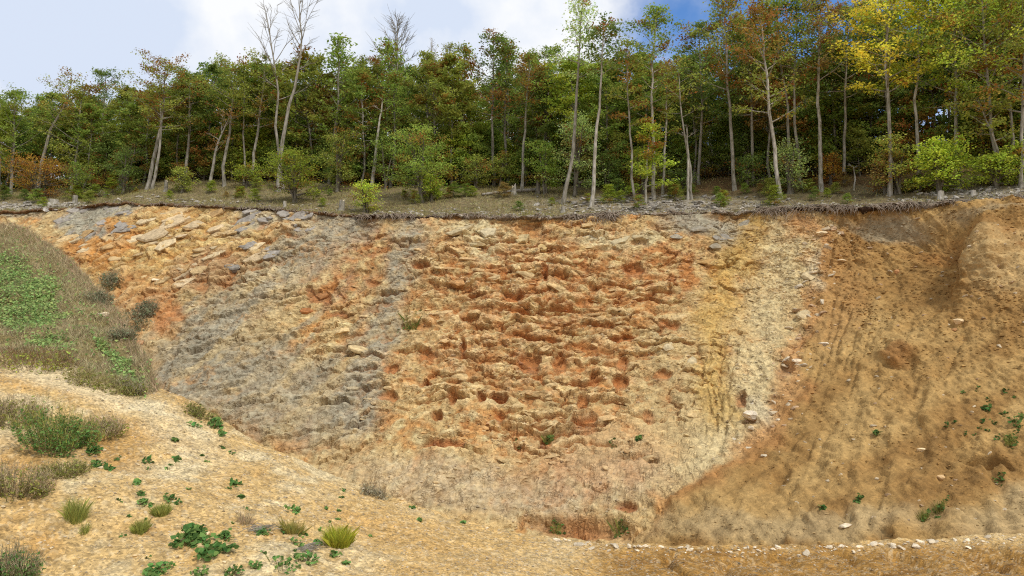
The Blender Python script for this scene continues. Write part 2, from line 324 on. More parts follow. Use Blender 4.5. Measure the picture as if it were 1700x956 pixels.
    # clay pockets and the red foot
    for (a, b2, rx, ry, d) in POCK:
        if (rx > 17 and ry < 13 and b2 < 560) or b2 < 400: continue
        jit = .35 * math.sin(a * 12.9 + b2 * 7.1)
        m = blob(px + PJ, py + PK, a, b2, rx * (.98 + jit), ry * (.93 - .6 * jit), 0, .35)
        c = mixc(c, S(176, 108, 62), m * (.72 + .2 * math.sin(a * 3.3)))
    c = mixc(c, S(168, 106, 60), blob(wx, wy, 960, 874, 100, 22, 4, .9) * .85)
    # sand on the right
    s = sandmask(wx, py)
    n5 = fbm(px * .008 + py * .011, py * .006 - px * .002, 3, 77)
    cs = np.empty_like(c); cs[:] = S(190, 147, 86)
    cs = mixc(cs, S(168, 124, 66), sstep(-.2, .5, n5 + .3 * n2)); cs = mixc(cs, S(206, 166, 106), sstep(.0, .6, -n5 + .3 * n1) * .8)
    cs = mixc(cs, S(190, 138, 80), blob(wx, wy, 1385, 480, 60, 120, 10) * .6)
    cs = mixc(cs, S(214, 178, 126), blob(wx, wy, 1670, 440, 90, 50) * .8)
    cs = mixc(cs, S(176, 158, 136), np.clip(blob(wx, wy, 1470, 366, 75, 16, -4) + .6 * blob(wx, wy, 1640, 356, 90, 10), 0, 1) * .85)
    cs = mixc(cs, S(172, 116, 52), np.clip(blob(wx, wy, 1560, 392, 90, 18, -8) + .8 * blob(wx, wy, 1690, 400, 50, 8) + blob(wx, wy, 1690, 420, 30, 6), 0, 1) * .7)
    cs = mixc(cs, S(190, 128, 70), band(wx, wy, [(1330, 640), (1270, 730), (1170, 800), (1080, 868)], 24) * .7)
    cs = mixc(cs, S(200, 172, 132), np.clip(blob(wx, wy, 1300, 870, 330, 28, -2) + blob(wx, wy, 1690, 850, 120, 46, -25), 0, 1) * .7)
    cs = mixc(cs, S(172, 116, 58), blob(wx, wy, 1495, 590, 30, 16) * .8)
    c = c + (cs - c) * s[..., None]
    return c

D = .45 * fbm(X * .11, Z * .13, 3, 1) * (1 - .45 * SAND)
rk = ROCK
D += rk * .26 * (np.abs(fbm(X * .42, Z * .55, 4, 2)) * -1.6 + .35)
# ledges in the middle
mid = np.clip(blob(WX, WY, 880, 500, 300, 170, 0, .7) + .5 * blob(WX, WY, 850, 690, 330, 120), 0, 1) * rk
q = Z / 1.15 + .9 * fbm(X * .2, Z * .35, 3, 3) + .05 * X
fr = q - np.floor(q)
D += mid * .36 * (sstep(0, .8, fr) * (1 - sstep(.92, .99, fr))) * sstep(-.5, .4, fbm(X * .35, Z * .4 + 9, 2, 4))
q2 = Z / .42 + 1.2 * fbm(X * .5, Z * .8, 3, 5); fr2 = q2 - np.floor(q2)
D += mid * .18 * sstep(0, .75, fr2) * (1 - sstep(.9, 1, fr2))
# dipping beds upper left, laminae lower left
ul = np.clip(blob(WX, WY, 300, 420, 260, 110, -15, .5), 0, 1) * rk
q3 = (Z - .42 * X) / 1.0 + .7 * fbm(X * .3, Z * .4, 3, 6); fr3 = q3 - np.floor(q3)
D += ul * .42 * sstep(0, .65, fr3) * (1 - sstep(.82, .97, fr3)) * sstep(-.5, .3, fbm(X * .5, Z * .3, 2, 66))
ll = np.clip(blob(WX, WY, 430, 600, 270, 170, 15, .6), 0, 1) * rk
q4 = (Z - .22 * X) / .5 + .8 * fbm(X * .5, Z * .9, 3, 8); fr4 = q4 - np.floor(q4)
D += ll * .26 * sstep(0, .75, fr4) * (1 - sstep(.9, .98, fr4)) * sstep(-.5, .4, fbm(X * .6, Z * .8, 3, 67))
# broken blocks and their cracks
jx = X + .6 * fbm(X * .7, Z * .7, 4, 12); jz = Z + .5 * fbm(X * .7, Z * .7, 4, 13)
f1, f2, idv, cx, cy = voro(jx / 2.1, (jz - .12 * jx) / .95, 14)
blk = rk * (1 - .75 * band(WX, WY, [(1310, 370), (1275, 540), (1230, 700), (1170, 770)], 70)) * sstep(-.3, .5, fbm(X * .25, Z * .3, 3, 15)) * (1 - .35 * blob(WX, WY, 430, 640, 260, 140, 15)) * (1 - .55 * sstep(730, 780, WY))
D += blk * ((idv - .5) * .36 + .3 * (cx * (idv - .5)) + .10 * cy - .25 * np.exp(-((f2 - f1) / .07) ** 2))
f1b, f2b, idb, cxb, cyb = voro(jx / .5 + 31, jz / .34, 16)
D += rk * ((idb - .5) * .09 - .05 * np.exp(-((f2b - f1b) / .12) ** 2))
D += rk * (.05 * fbm(X * 2.2, Z * 2.6, 3, 17) + .025 * fbm(X * 5, Z * 6, 2, 18))
# gullies in the yellow streak
gul = band(WX, WY, [(1215, 560), (1185, 640), (1195, 720)], 45) * rk
D += gul * .35 * (np.abs(vn((PX + .25 * (PY - 560)) * .05 + .3 * fbm(X * .4, Z * .4, 2, 9), PY * .004, 19)) - .3)
PJ = 5 * fbm(X * 1.1, Z * 1.1, 3, 141); PK = 5 * fbm(X * 1.1, Z * 1.1, 3, 142)
# ledges, joints and rills, each along its own line
def line_relief(poly, up, upw, cut, cutw):
    global D
    xs_ = [p[0] for p in poly]; ys_ = [p[1] for p in poly]; m_ = 3 * max(upw, cutw) + 6
    j0, j1 = np.searchsorted(PX[NV // 2], [min(xs_) - m_ - 60, max(xs_) + m_ + 60]); rows = np.where((PY[:, max(0, (j0 + j1) // 2 - 1)] > min(ys_) - m_ - 25) & (PY[:, max(0, (j0 + j1) // 2 - 1)] < max(ys_) + m_ + 25))[0]
    if len(rows) < 3 or j1 - j0 < 3: return
    sl = (slice(rows[0], rows[-1] + 1), slice(j0, j1))
    px_, py_ = PX[sl] + .5 * PJ[sl], PY[sl] + .7 * PK[sl]
    d_ = pdist(px_, py_, poly); o_ = np.argsort(xs_); yl = np.interp(px_, np.array(xs_)[o_], np.array(ys_)[o_])
    above = yl - py_
    D[sl] += up * np.exp(-(d_ / upw) ** 2) * sstep(-1.5, 1.5, above) - cut * np.exp(-(d_ / cutw) ** 2) * (1 - sstep(-1.5, 1.5, above)) if up else -cut * np.exp(-(d_ / cutw) ** 2)
rl_ = random.Random(3)
LEDGE = [[(720, 641), (760, 637), (800, 632), (835, 634)], [(690, 672), (745, 664), (775, 665)], [(915, 664), (955, 670), (1000, 662)], [(900, 548), (950, 553), (1000, 548)], [(835, 585), (870, 592), (900, 580)], [(1010, 470), (1050, 478), (1090, 470)],
         [(760, 595), (800, 600), (830, 596)], [(800, 720), (860, 716), (900, 724)], [(1160, 440), (1195, 448), (1225, 430)], [(280, 462), (320, 468), (360, 462), (400, 448)], [(400, 395), (440, 400), (480, 390)], [(960, 430), (1000, 424), (1040, 436)]]
for i in range(95):
    x0, y0_ = min(rl_.gauss(860, 140), 1060), rl_.uniform(385, 760); ln = rl_.uniform(25, 90); sl_ = rl_.uniform(-.12, .14)
    LEDGE.append([(x0 + ln * t, y0_ + ln * t * sl_ + rl_.uniform(-5, 5)) for t in (0, .25, .5, .75, 1)])
for i in range(85):
    x0, y0_ = rl_.uniform(270, 590), rl_.uniform(400, 770); ln = rl_.uniform(25, 80)
    LEDGE.append([(x0 + ln * t, y0_ - ln * t * .22 + rl_.uniform(-3, 3)) for t in (0, .33, .66, 1)])
for i, p_ in enumerate(LEDGE):
    if np.interp(p_[0][1], [q_[1] for q_ in BND], [q_[0] for q_ in BND]) < p_[-1][0] + 20: continue
    big = i < 107
    line_relief(p_, (.22 if big else .12) * rl_.uniform(.4, 1.4), 10 if big else 7, (.30 if big else .18) * rl_.uniform(.4, 1.4), 3.0 if big else 2.4)
for p_ in [[(1383, 480), (1372, 560), (1350, 640), (1330, 700)], [(1400, 478), (1388, 540), (1372, 600)], [(1418, 500), (1400, 545), (1385, 590)], [(1440, 500), (1425, 545), (1400, 610)], [(1335, 720), (1270, 780), (1190, 830), (1110, 872)], [(1345, 750), (1290, 800), (1215, 850)], [(1380, 760), (1320, 815), (1240, 866)],
           [(1208, 560), (1196, 610), (1192, 650), (1200, 700)], [(1182, 570), (1176, 620), (1186, 660), (1192, 720)], [(1160, 580), (1172, 640), (1182, 690)], [(1225, 585), (1208, 650), (1206, 720)], [(1400, 385), (1412, 400), (1420, 425)], [(1560, 650), (1545, 700), (1530, 735)], [(1470, 640), (1440, 700), (1400, 760)], [(1600, 560), (1560, 640), (1530, 690)], [(1440, 560), (1415, 640), (1380, 720)]]:
    line_relief(p_, 0, 4, .15, 3.0)
# clay pockets
for (a, b2, rx, ry, dep) in POCK:
    jit = .35 * np.sin(a * 12.9 + b2 * 7.1); u = (PX + PJ - a) / (rx * (.95 + jit)); v = (b2 - PY - PK) / (ry * (.9 - .6 * jit))
    rr = np.abs(u) ** 2.4 + np.abs(v) ** 2.0; m = rr < 1
    D = np.where(m, D * (1 - .6 * (1 - rr)) - dep * (.9 + .3 * math.sin(a * 5.1)) * np.sqrt(np.clip(1 - rr, 0, 1)) * np.clip(.42 + .62 * v, 0.1, 1), D)
# undercut red foot
fm = blob(WX, WY, 960, 874, 95, 18, 4, .8); D -= fm * .7
# sand: rills along the fall line, clods, steps of the spur
ang = np.interp(PX, [1050, 1300, 1400, 1550, 1700], [38, 58, 72, 62, 50])
ca_, sa_ = np.cos(np.radians(ang)), np.sin(np.radians(ang))
up_ = PX * sa_ + PY * ca_; ua_ = -PX * ca_ + PY * sa_
rl = fbm(up_ * .035 + .5 * fbm(X * .2, Z * .2, 2, 23), ua_ * .0035, 3, 24)
D += SAND * (.15 * rl + .08 * np.abs(vn(up_ * .09, ua_ * .006, 25)))
D += SAND * (.30 * fbm(up_ * .014, ua_ * .008, 4, 26) + .22 * fbm(X * 1.3, Z * 1.3, 4, 27, .6) + .07 * fbm(X * 5, Z * 5, 2, 28))
f1c, f2c, idc, _, _ = voro(X / .8, Z / .6, 29)
clod = sstep(.0, .5, fbm(X * .25, Z * .3, 3, 30)) * SAND
D += clod * .3 * (1 - f1c) * sstep(.5, .9, idc)
spx = np.interp(PY, [350, 395, 470, 560], [1625, 1612, 1590, 1560])
spx = spx + .8 * (PX - WX); left = sstep(-8, 34, spx - PX) * (1 - sstep(40, 300, spx - PX)) * (1 - sstep(420, 560, PY)) * sstep(345, 375, PY)
D -= SAND * 2.2 * left
D += SAND * .9 * sstep(1575, 1625, PX) * (1 - sstep(1660, 1760, PX)) * np.exp(-((PY - 400) / 55) ** 2)
st = SAND * sstep(1600, 1640, PX) * (1 - sstep(420, 470, PY))
q5 = Z / .8 + .4 * fbm(X * .2, Z * .3, 2, 33); fr5 = q5 - np.floor(q5)
D += st * .35 * sstep(0, .6, fr5) * (1 - sstep(.8, .98, fr5))
hol = blob(PX, PY, 1640, 771, 44, 8, 8, .3); D -= SAND * hol * .8
D += SAND * .2 * blob(PX, PY, 1640, 756, 60, 12, 8)
D += SAND * .5 * blob(WX, WY, 1500, 585, 36, 18) - SAND * .3 * blob(WX, WY, 1490, 606, 36, 8)
D *= (.3 + .7 * (1 - tt[:, None]) ** 0 ) * np.where(tt[:, None] > .985, .5, 1)
VX, VY, VZ = X + NX * D, Y + NY * D, Z + NZ * D
C = face_color(PX, PY, WX, WY, X, Z)
C = C.mean(-1, keepdims=True) + (C - C.mean(-1, keepdims=True)) * .85
C = C * (np.array([.89, .91, .76]) * ROCK[..., None] + np.array([.73, .73, .60]) * SAND[..., None])
C *= (1 + .1 * (idb - .5) * ROCK + .14 * (idv - .5) * ROCK)[..., None]
C *= .98
def boxblur(A, k):
    for ax in (0, 1):
        P_ = np.pad(A, [(k, k) if i == ax else (0, 0) for i in (0, 1)], mode='edge'); cs_ = np.cumsum(P_, ax)
        A = (np.take(cs_, range(2 * k, cs_.shape[ax]), ax) - np.concatenate([np.zeros_like(np.take(cs_, [0], ax)), np.take(cs_, range(0, cs_.shape[ax] - 2 * k - 1), ax)], ax)) / (2 * k + 1)
    return A
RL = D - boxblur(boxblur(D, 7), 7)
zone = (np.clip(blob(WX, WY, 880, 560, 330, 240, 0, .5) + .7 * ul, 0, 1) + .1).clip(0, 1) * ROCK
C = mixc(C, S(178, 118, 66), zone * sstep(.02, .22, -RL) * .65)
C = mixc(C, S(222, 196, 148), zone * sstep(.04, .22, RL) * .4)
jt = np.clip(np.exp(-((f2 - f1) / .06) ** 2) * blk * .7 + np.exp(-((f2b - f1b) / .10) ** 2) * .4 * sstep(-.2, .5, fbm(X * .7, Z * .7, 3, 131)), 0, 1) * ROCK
C = mixc(C, S(160, 116, 72), jt * .45)  # clay-filled joints; the brown also stands in for crack shadow
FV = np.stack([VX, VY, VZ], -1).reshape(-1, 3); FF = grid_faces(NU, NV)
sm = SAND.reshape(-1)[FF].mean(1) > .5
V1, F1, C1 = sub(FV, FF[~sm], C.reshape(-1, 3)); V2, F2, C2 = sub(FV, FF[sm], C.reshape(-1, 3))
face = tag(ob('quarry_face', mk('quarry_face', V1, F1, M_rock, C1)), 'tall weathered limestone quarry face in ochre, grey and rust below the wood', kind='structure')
sand = tag(ob('sand_slope', mk('sand_slope', V2, F2, M_sand, C2, True)), 'brown sandy slope running down beside the rock face', kind='structure')
print("STAGE", 'face', time.time() - T0)

# ------------------------------------------------------------------ forest floor above the edge
NU2, NV2 = 700, 150
fx = np.linspace(-75, 54, NU2)
dd = np.r_[np.array([-.44, -.45, -.5, -.42, -.25]), np.linspace(0, 12, 75)[1:], 12 + 130 * (np.linspace(0, 1, NV2 - 78 + 0)[0:] ** 1.6)[1:]]
NV2 = len(dd)
def floor_base(x, d):
    return (np.interp(x, fx, ztop(fx)) if np.size(x) > 5 else zt_i(x)) + .05 + np.where(d < 14, .42 * d, 5.88 + .30 * (d - 14))
def floor_n(x, d):
    return .35 * fbm(x * .12, d * .12, 3, 80) * sstep(0, 5, d) + .10 * fbm(x * .9, d * .9, 3, 81) + .04 * fbm(x * 3, d * 3, 2, 82)
ye = yedge(fx); FX = np.repeat(fx[None], NV2, 0); FD = np.repeat(dd[:, None], NU2, 1)
lip = .6 * fbm(fx * .35, fx * 0, 4, 83)
FYY = ye[None] + FD + np.where(FD < 3, lip[None] * (1 - FD / 3).clip(0, 1), 0)
FZZ = floor_base(FX, np.maximum(FD, 0)) + floor_n(FX, np.maximum(FD, 0))
thick = .26 + .24 * fbm(fx * .4, fx * 0 + 5, 2, 84)
for i, k in enumerate((3.2, 1.25, .8, .3, .05)): FZZ[i] -= thick * k
FYY[0] += 2.2; FYY[1] += .35
rg = fbm(FX[:5] * 2.2, np.arange(5)[:, None] * .7 + FX[:5] * 0, 3, 88)
FYY[1:5] += .22 * rg[1:]; FZZ[1:5] += .16 * fbm(FX[1:5] * 1.7, np.arange(1, 5)[:, None] * .5 + 7, 3, 89)
fpx, fpy = proj(FX, FYY, FZZ)
n1 = fbm(FX * .3, FD * .4, 4, 85); n2 = fbm(FX * 1.3, FD * 1.6, 3, 86)
FC = np.empty(FX.shape + (3,)); FC[:] = S(124, 110, 80)
FC = mixc(FC, S(96, 84, 58), sstep(0, .5, n1)); FC = mixc(FC, S(126, 122, 90), sstep(.1, .5, n2) * .7)
rub = np.clip(blob(fpx, fpy, 1080, 338, 210, 16) + blob(fpx, fpy, 60, 345, 110, 12) + .8 * blob(fpx, fpy, 1640, 318, 110, 14), 0, 1) * (FD > .2)
FC = mixc(FC, S(158, 150, 138), rub * sstep(-.4, .3, n2) * .8)
FC = mixc(FC, S(112, 84, 52), sstep(950, 1150, fpx) * sstep(6, 10, FD) * .8)
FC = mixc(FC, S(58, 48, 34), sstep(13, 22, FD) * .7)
FC *= .9
FC[:4] = S(128, 98, 66)
FC[:6] = mixc(FC[:6], S(156, 146, 130), sstep(700, 850, fpx[:6]) * .8)
FC[:4] = mixc(FC[:4], S(62, 46, 34), np.clip(sstep(1240, 1270, fpx[:4]) * (1 - sstep(1440, 1500, fpx[:4])) + sstep(580, 600, fpx[:4]) * (1 - sstep(690, 740, fpx[:4])) + .7 * sstep(380, 400, fpx[:4]) * (1 - sstep(450, 480, fpx[:4])) + .35, 0, 1))
floor = tag(ob('forest_floor', mk('forest_floor', np.stack([FX, FYY, FZZ], -1).reshape(-1, 3), grid_faces(NU2, NV2), M_soil, FC.reshape(-1, 3), True)), 'sloping forest floor of thin turf and rubble above the quarry edge', kind='structure')

# ------------------------------------------------------------------ near mound and the bank behind it
RID = [(-700, 120, 52), (-300, 250, 45), (0, 372, 39), (60, 388, 38), (130, 446, 34.5), (190, 512, 31), (240, 590, 27.5), (264, 642, 25), (330, 672, 24), (400, 717, 23), (520, 775, 22), (640, 822, 21.3), (760, 860, 21), (870, 886, 20.8),
       (970, 899, 20.8), (1080, 906, 21), (1250, 909, 21.5), (1400, 905, 22.5), (1550, 897, 23.5), (1700, 886, 25), (2000, 870, 28), (2500, 850, 32)]
INN = [(-300, 900, 13), (0, 956, 13.5), (150, 900, 14.8), (300, 956, 13.8), (600, 956, 14.8), (850, 956, 15.8), (1000, 956, 16.6), (1150, 956, 17.6), (1300, 956, 18.5), (1500, 956, 19), (1700, 950, 19.5), (2100, 950, 19),
       (0, 800, 17), (200, 800, 17.4), (400, 850, 17), (600, 880, 17.6), (800, 910, 18.4), (0, 700, 20), (200, 720, 20.2), (400, 780, 20), (0, 598, 24), (120, 616, 24), (220, 645, 24),
       (0, 545, 27.5), (0, 470, 32), (80, 520, 29.5), (150, 560, 27.8), (90, 450, 34), (-300, 600, 26), (-300, 420, 34), (1250, 930, 20.2), (1500, 925, 21)]
_m = np.array(RID + INN, float); mx_, my_, mz_ = at(_m[:, 0], _m[:, 1], _m[:, 2])
ex = np.array([(-4, 3, -2.2), (0, 2, -1.9), (5, 3, -2.3), (-5, 9, -3.4), (2, 9, -3.9), (9, 9, -4.6), (18, 8, -5.)])
MZ = tps(np.c_[np.r_[mx_, ex[:, 0]], np.r_[my_, ex[:, 1]]], np.r_[mz_, ex[:, 2]], 10.)
rid = np.array(RID, float)
NU3, NV3 = 860, 330
ua = np.concatenate([np.linspace(-520, -60, 60)[:-1], np.linspace(-60, 1760, NU3 - 118), np.linspace(1760, 2300, 60)[1:]]); NU3 = len(ua)
yr = np.interp(ua, rid[:, 0], rid[:, 2])
k_in = 290
s1 = np.linspace(0, 1, k_in); s2 = np.linspace(0, 1, 46)[1:]
y0 = 3.0
_q = np.concatenate([np.linspace(1 / y0, 1 / 11., 40)[:, None] + 0 * yr[None], 1 / 11. + (1 / yr[None] - 1 / 11.) * np.linspace(0, 1, k_in - 39)[1:, None]], 0)
MY = np.concatenate([1 / _q, yr[None] + 14 * s2[:, None]], 0); NV3 = MY.shape[0]
b0 = (478 - 700) / FPX
MX = (ua[None] - 850) / FPX * MY / (CP - b0 * SP)
# the true ray-x changes slightly with elevation; use the ridge's own elevation for a clean crest
MXr = np.repeat(((ua - 850) / FPX / (CP - (478 - np.interp(ua, rid[:, 0], rid[:, 1])) / FPX * SP))[None], NV3, 0) * MY
MX = MXr
def mound_z(x, y, over):
    return MZ(x, y)
ov = np.maximum(MY - yr[None], 0)
MYc = np.minimum(MY, yr[None]); MXc = MX * MYc / MY
Mz = MZ(MXc, MYc)
Mz = Mz - .78 * np.maximum(ov - .15, 0) - .25 * np.minimum(ov, .15)
mpx, mpy = proj(MX, MY, Mz)
over = sstep(0, .8, ov)
mw = mpx + 14 * fbm(MX * .6, MY * .6, 3, 101); mh = mpy + 9 * fbm(MX * .6, MY * .6, 3, 102)
GB = [(-600, 560), (0, 592), (60, 604), (120, 620), (180, 640), (235, 655), (262, 645), (300, 600)]
bank = sstep(-10, 6, np.interp(mw, [p[0] for p in GB], [p[1] for p in GB]) - mh) * (1 - sstep(258, 276, mw))
dk = np.clip(sstep(930, 1040, mw) * sstep(900, 916, mh), 0, 1)
Mz += .22 * fbm(MX * .25, MY * .25, 3, 103) * sstep(0, 3, yr[None] - MY) + .07 * fbm(MX * .9, MY * .9, 3, 104) + .025 * fbm(MX * 3, MY * 3, 3, 105) + .012 * fbm(MX * 9, MY * 9, 2, 106)
Mz += bank * (.2 * fbm(MX * .7, MY * .7, 3, 107))
f1m, f2m, idm, _, _ = voro(MX / .09, MY / .09, 108)
Mz += .022 * (1 - f1m) * sstep(.45, 1, idm) * (1 - bank)
# small erosion runnels at the right foreground
rn = np.abs(vn(MX * .55 + .3 * fbm(MX * .5, MY * .5, 2, 110), MY * .12, 109))
Mz -= dk * (.20 * (1 - sstep(0, .22, rn)) + .08) * sstep(.4, 1.2, yr[None] - MY)
Mz += .05 * sstep(1000, 1100, mpx) * np.exp(-((yr[None] - MY) / .5) ** 2) * (1 + fbm(MX * 2, MY * 2, 2, 111))
n1 = fbm(MX * .35, MY * .35, 4, 112); n2 = fbm(MX * 1.2, MY * 1.2, 4, 113); n3 = fbm(MX * 5, MY * 5, 2, 114)
MC = np.empty(MX.shape + (3,)); MC[:] = S(214, 178, 124)
MC = mixc(MC, S(198, 150, 86), sstep(.0, .6, n1 + .4 * n2) * .55)
MC = mixc(MC, S(226, 204, 166), sstep(.0, .55, -n1 + .5 * n2) * .85)
MC = mixc(MC, S(208, 168, 110), sstep(520, 700, mw) * .6)
MC = mixc(MC, S(198, 150, 88), np.clip(blob(mw, mh, 170, 745, 90, 30, 20) + blob(mw, mh, 40, 760, 60, 40) + .7 * blob(mw, mh, 60, 910, 60, 30), 0, 1) * .7)
MC = mixc(MC, S(232, 212, 178), np.clip(blob(mw, mh, 120, 640, 150, 28, 16) + .6 * blob(mw, mh, 300, 720, 100, 40, 30), 0, 1) * .7)
MC = mixc(MC, S(168, 124, 64), dk * .95); MC = mixc(MC, S(138, 96, 46), dk * sstep(.0, .6, n2) * .7)
MC = mixc(MC, S(214, 196, 168), sstep(.7, .9, idm) * .35 * (1 - bank)); MC = mixc(MC, S(150, 122, 84), (idm < .1) * .4 * (1 - bank))
MC = mixc(MC, S(116, 106, 72), bank * .85); MC = mixc(MC, S(178, 160, 128), bank * sstep(.2, .6, n2) * .6)
MC = MC.mean(-1, keepdims=True) + (MC - MC.mean(-1, keepdims=True)) * 1.0
MC = MC * np.array([.95, .975, .89]) * .79
MV = np.stack([MX, MY, Mz], -1).reshape(-1, 3); MF = grid_faces(NU3, NV3)
bm_ = bank.reshape(-1)[MF].mean(1) > .5
V1, F1, C1 = sub(MV, MF[~bm_], MC.reshape(-1, 3)); V2, F2, C2 = sub(MV, MF[bm_], MC.reshape(-1, 3))
mound = tag(ob('gravel_mound', mk('gravel_mound', V1, F1, M_gravel, C1, True)), 'pale yellow gravel mound sloping down across the foreground', kind='structure')
banko = tag(ob('grassy_bank', mk('grassy_bank', V2, F2, M_gravel, C2, True)), 'overgrown bank rising behind the gravel mound', kind='structure')
# pit floor and far ground, one sheet
gg = np.linspace(-1, 1, 60); GXX, GYY = np.meshgrid(np.sign(gg) * np.abs(gg) ** 2 * 900, np.sign(gg) * np.abs(gg) ** 2 * 900)
GZZ = -15 + .2 * fbm(GXX * .1, GYY * .1, 2, 120)
tag(ob('ground', mk('ground', np.stack([GXX, GYY, GZZ], -1).reshape(-1, 3), grid_faces(60, 60), M_sand, np.repeat(S(190, 150, 95)[None], 3600, 0), True)), 'sandy ground of the pit', kind='structure')
_ze, _ye = ztop(fx), yedge(fx)
def zt_i(x): return np.interp(x, fx, _ze)
def ye_i(x): return np.interp(x, fx, _ye)
bpy.context.view_layer.update()
print("STAGE", 'ground', time.time() - T0)
CAMO = Vector((0, 0, 0))
from mathutils.bvhtree import BVHTree
_dg = bpy.context.evaluated_depsgraph_get()
BV = {o.name: BVHTree.FromObject(o, _dg) for o in (face, sand, floor, mound, banko)}
def hit(px, py, objs=(floor,)):
    best = None
    d = ray(px, py)
    for o in objs:
        loc, nor, _i, _d2 = BV[o.name].ray_cast(CAMO, d)
        if loc is not None and (best is None or loc.length < best[0].length): best = (loc.copy(), nor.copy())
    return best
#--PART2--
# ------------------------------------------------------------------ stones: a few shared shapes
def prism_mesh(name, seed):      # irregular bed slab: a broken polygon plate with chipped edges
    r = np.random.default_rng(seed); n = int(r.integers(6, 9)); a = np.sort(r.uniform(0, 6.28, n)) * .5 + np.linspace(0, 6.28, n, endpoint=False) * .5
    rad = r.uniform(.75, 1.1, n); ring = np.stack([np.cos(a) * rad, np.sin(a) * rad, 0 * a], -1)
    lv = [(-.5, .86), (.28, 1.0), (.5, .9)]
    V = np.concatenate([ring * np.array([k, k, 0]) + np.array([0, 0, z]) + r.normal(size=(n, 3)) * .03 for z, k in lv] + [np.array([[0, 0, .52], [0, 0, -.5]])])
    Ff = []
    for l in range(2):
        for i in range(n): j = (i + 1) % n; Ff += [(l * n + i, l * n + j, (l + 1) * n + j), (l * n + i, (l + 1) * n + j, (l + 1) * n + i)]
    for i in range(n): Ff += [(2 * n + i, 2 * n + (i + 1) % n, 3 * n), ((i + 1) % n, i, 3 * n + 1)]
    return mk(name, V, np.array(Ff), M_stone)
def rock_mesh(name, seed, flat=1.0, cuts=9):
    r = np.random.default_rng(seed)
    # convex-ish lump: an icosphere cut by random planes
    import bmesh
    bm = bmesh.new(); bmesh.ops.create_icosphere(bm, subdivisions=2, radius=1)
    P = np.array([v.co[:] for v in bm.verts])
    nrm = r.normal(size=(cuts, 3)); nrm /= np.linalg.norm(nrm, axis=1)[:, None]; off = r.uniform(.45, .85, cuts)
    for n_, o_ in zip(nrm, off):
        d = P @ n_ - o_; P = P - np.where(d > 0, d, 0)[:, None] * n_
    P += r.normal(size=P.shape) * .03; P[:, 2] *= flat
    for v, p in zip(bm.verts, P): v.co = p
    bmesh.ops.dissolve_limit(bm, angle_limit=.12, verts=bm.verts, edges=bm.edges)
    bmesh.ops.triangulate(bm, faces=bm.faces)
    me = bpy.data.meshes.new(name); bm.to_mesh(me); bm.free(); me.materials.append(M_stone)
    return me
ROCKS = [rock_mesh('stone_shape', 300 + i, .75) for i in range(9)]
SLABS = [prism_mesh('slab_shape', 400 + i) for i in range(9)]
def tone(c, k=.72):     # dull a colour a little towards its own grey
    c = np.asarray(c, float); g = c.mean(-1, keepdims=True); return g + (c - g) * k
def fcol(px, py, x, z):
    j = int(np.clip(np.searchsorted(gx, x), 0, NU - 1)); i = int(np.clip(np.searchsorted(Z[:, j], z), 0, NV - 1))
    return C[i, j]
def put_rock(name, parent, loc, size, shapes, rot=None, color=None, sink=.3, nor=None):
    o = ob(name, random.choice(shapes), parent, color=color)
    sx, sy, sz = size
    o.scale = (sx, sy, sz)
    p = Vector(loc)
    if nor is not None: p = p - Vector(nor) * sink * sz
    else: p.z += sz * (.7 - sink) * .75
    o.location = p
    o.rotation_euler = rot if rot else (random.uniform(-.5, .5), random.uniform(-.5, .5), random.uniform(0, 6.28))
    return o
# pale slabs of the dipping beds, upper left
from mathutils import Matrix
def slab_rot(nor, dip):
    n = Vector(nor).normalized()
    n = (n + Vector((random.gauss(0, .12), random.gauss(0, .1), random.gauss(.12, .12)))).normalized()
    xax = Vector((math.cos(dip), .35, math.sin(dip))); xax = (xax - n * xax.dot(n)).normalized(); yax = n.cross(xax)
    return Matrix((xax, yax, n)).transposed().to_euler()
cnt = 0
for i in range(400):
    if cnt >= 95: break
    px = random.uniform(110, 520); py = random.uniform(345, 480)
    lo = np.interp(px, [110, 200, 300, 420, 520], [400, 470, 480, 440, 400])
    if py > lo: continue
    h = hit(px, py, (face,))
    if not h: continue
    loc, nor = h; k = loc.y / FPX
    L_ = random.uniform(10, 34) * k * (1.25 if random.random() < .25 else .8); W_ = L_ * random.uniform(.35, .6); T_ = random.uniform(.45, .9) * (.25 + .22 * L_)
    grey = (px < 215 and py < 392) or (px > 400 and random.random() < .6)
    c = S(170, 161, 148) if grey else random.choice([S(226, 200, 150), S(216, 182, 122), S(222, 194, 146), S(200, 160, 98)])
    o = put_rock('slab', face, loc, (L_ * .75, W_ * .85, T_), SLABS, slab_rot(Vector((-.1, -.75, .65)), R(random.uniform(14, 34))), tone(c, .85) * random.uniform(.66, .84), .42, nor)
    cnt += 1
# blocks standing proud of the face
cnt = 0
for i in range(1500):
    if cnt >= 215: break
    px = random.gauss(890, 190); py = random.uniform(372, 800)
    if not (560 < px < 1340): continue
    if any(abs(px - a) < rx + 5 and abs(py - b2) < ry + 5 for a, b2, rx, ry, d in POCK): continue
    if py > 740 and px < 700: continue
    h = hit(px, py, (face,))
    if not h: continue
    loc, nor = h; k = loc.y / FPX
    s_ = random.choice([5, 5, 6, 7, 7, 9, 12]) * k * random.uniform(.8, 1.25)
    c = fcol(px, py, loc.x, loc.z); c = c + (S(224, 196, 146) * .8 - c) * random.uniform(.1, .75)
    put_rock('rock', face, loc, (s_ * random.uniform(1, 1.7), s_ * .8, s_ * random.uniform(.5, .85)), ROCKS, (random.uniform(-.3, .3) + .3, random.uniform(-.35, .35), random.uniform(-.5, .5)), c * random.uniform(.85, 1.05), .45, nor)
    cnt += 1
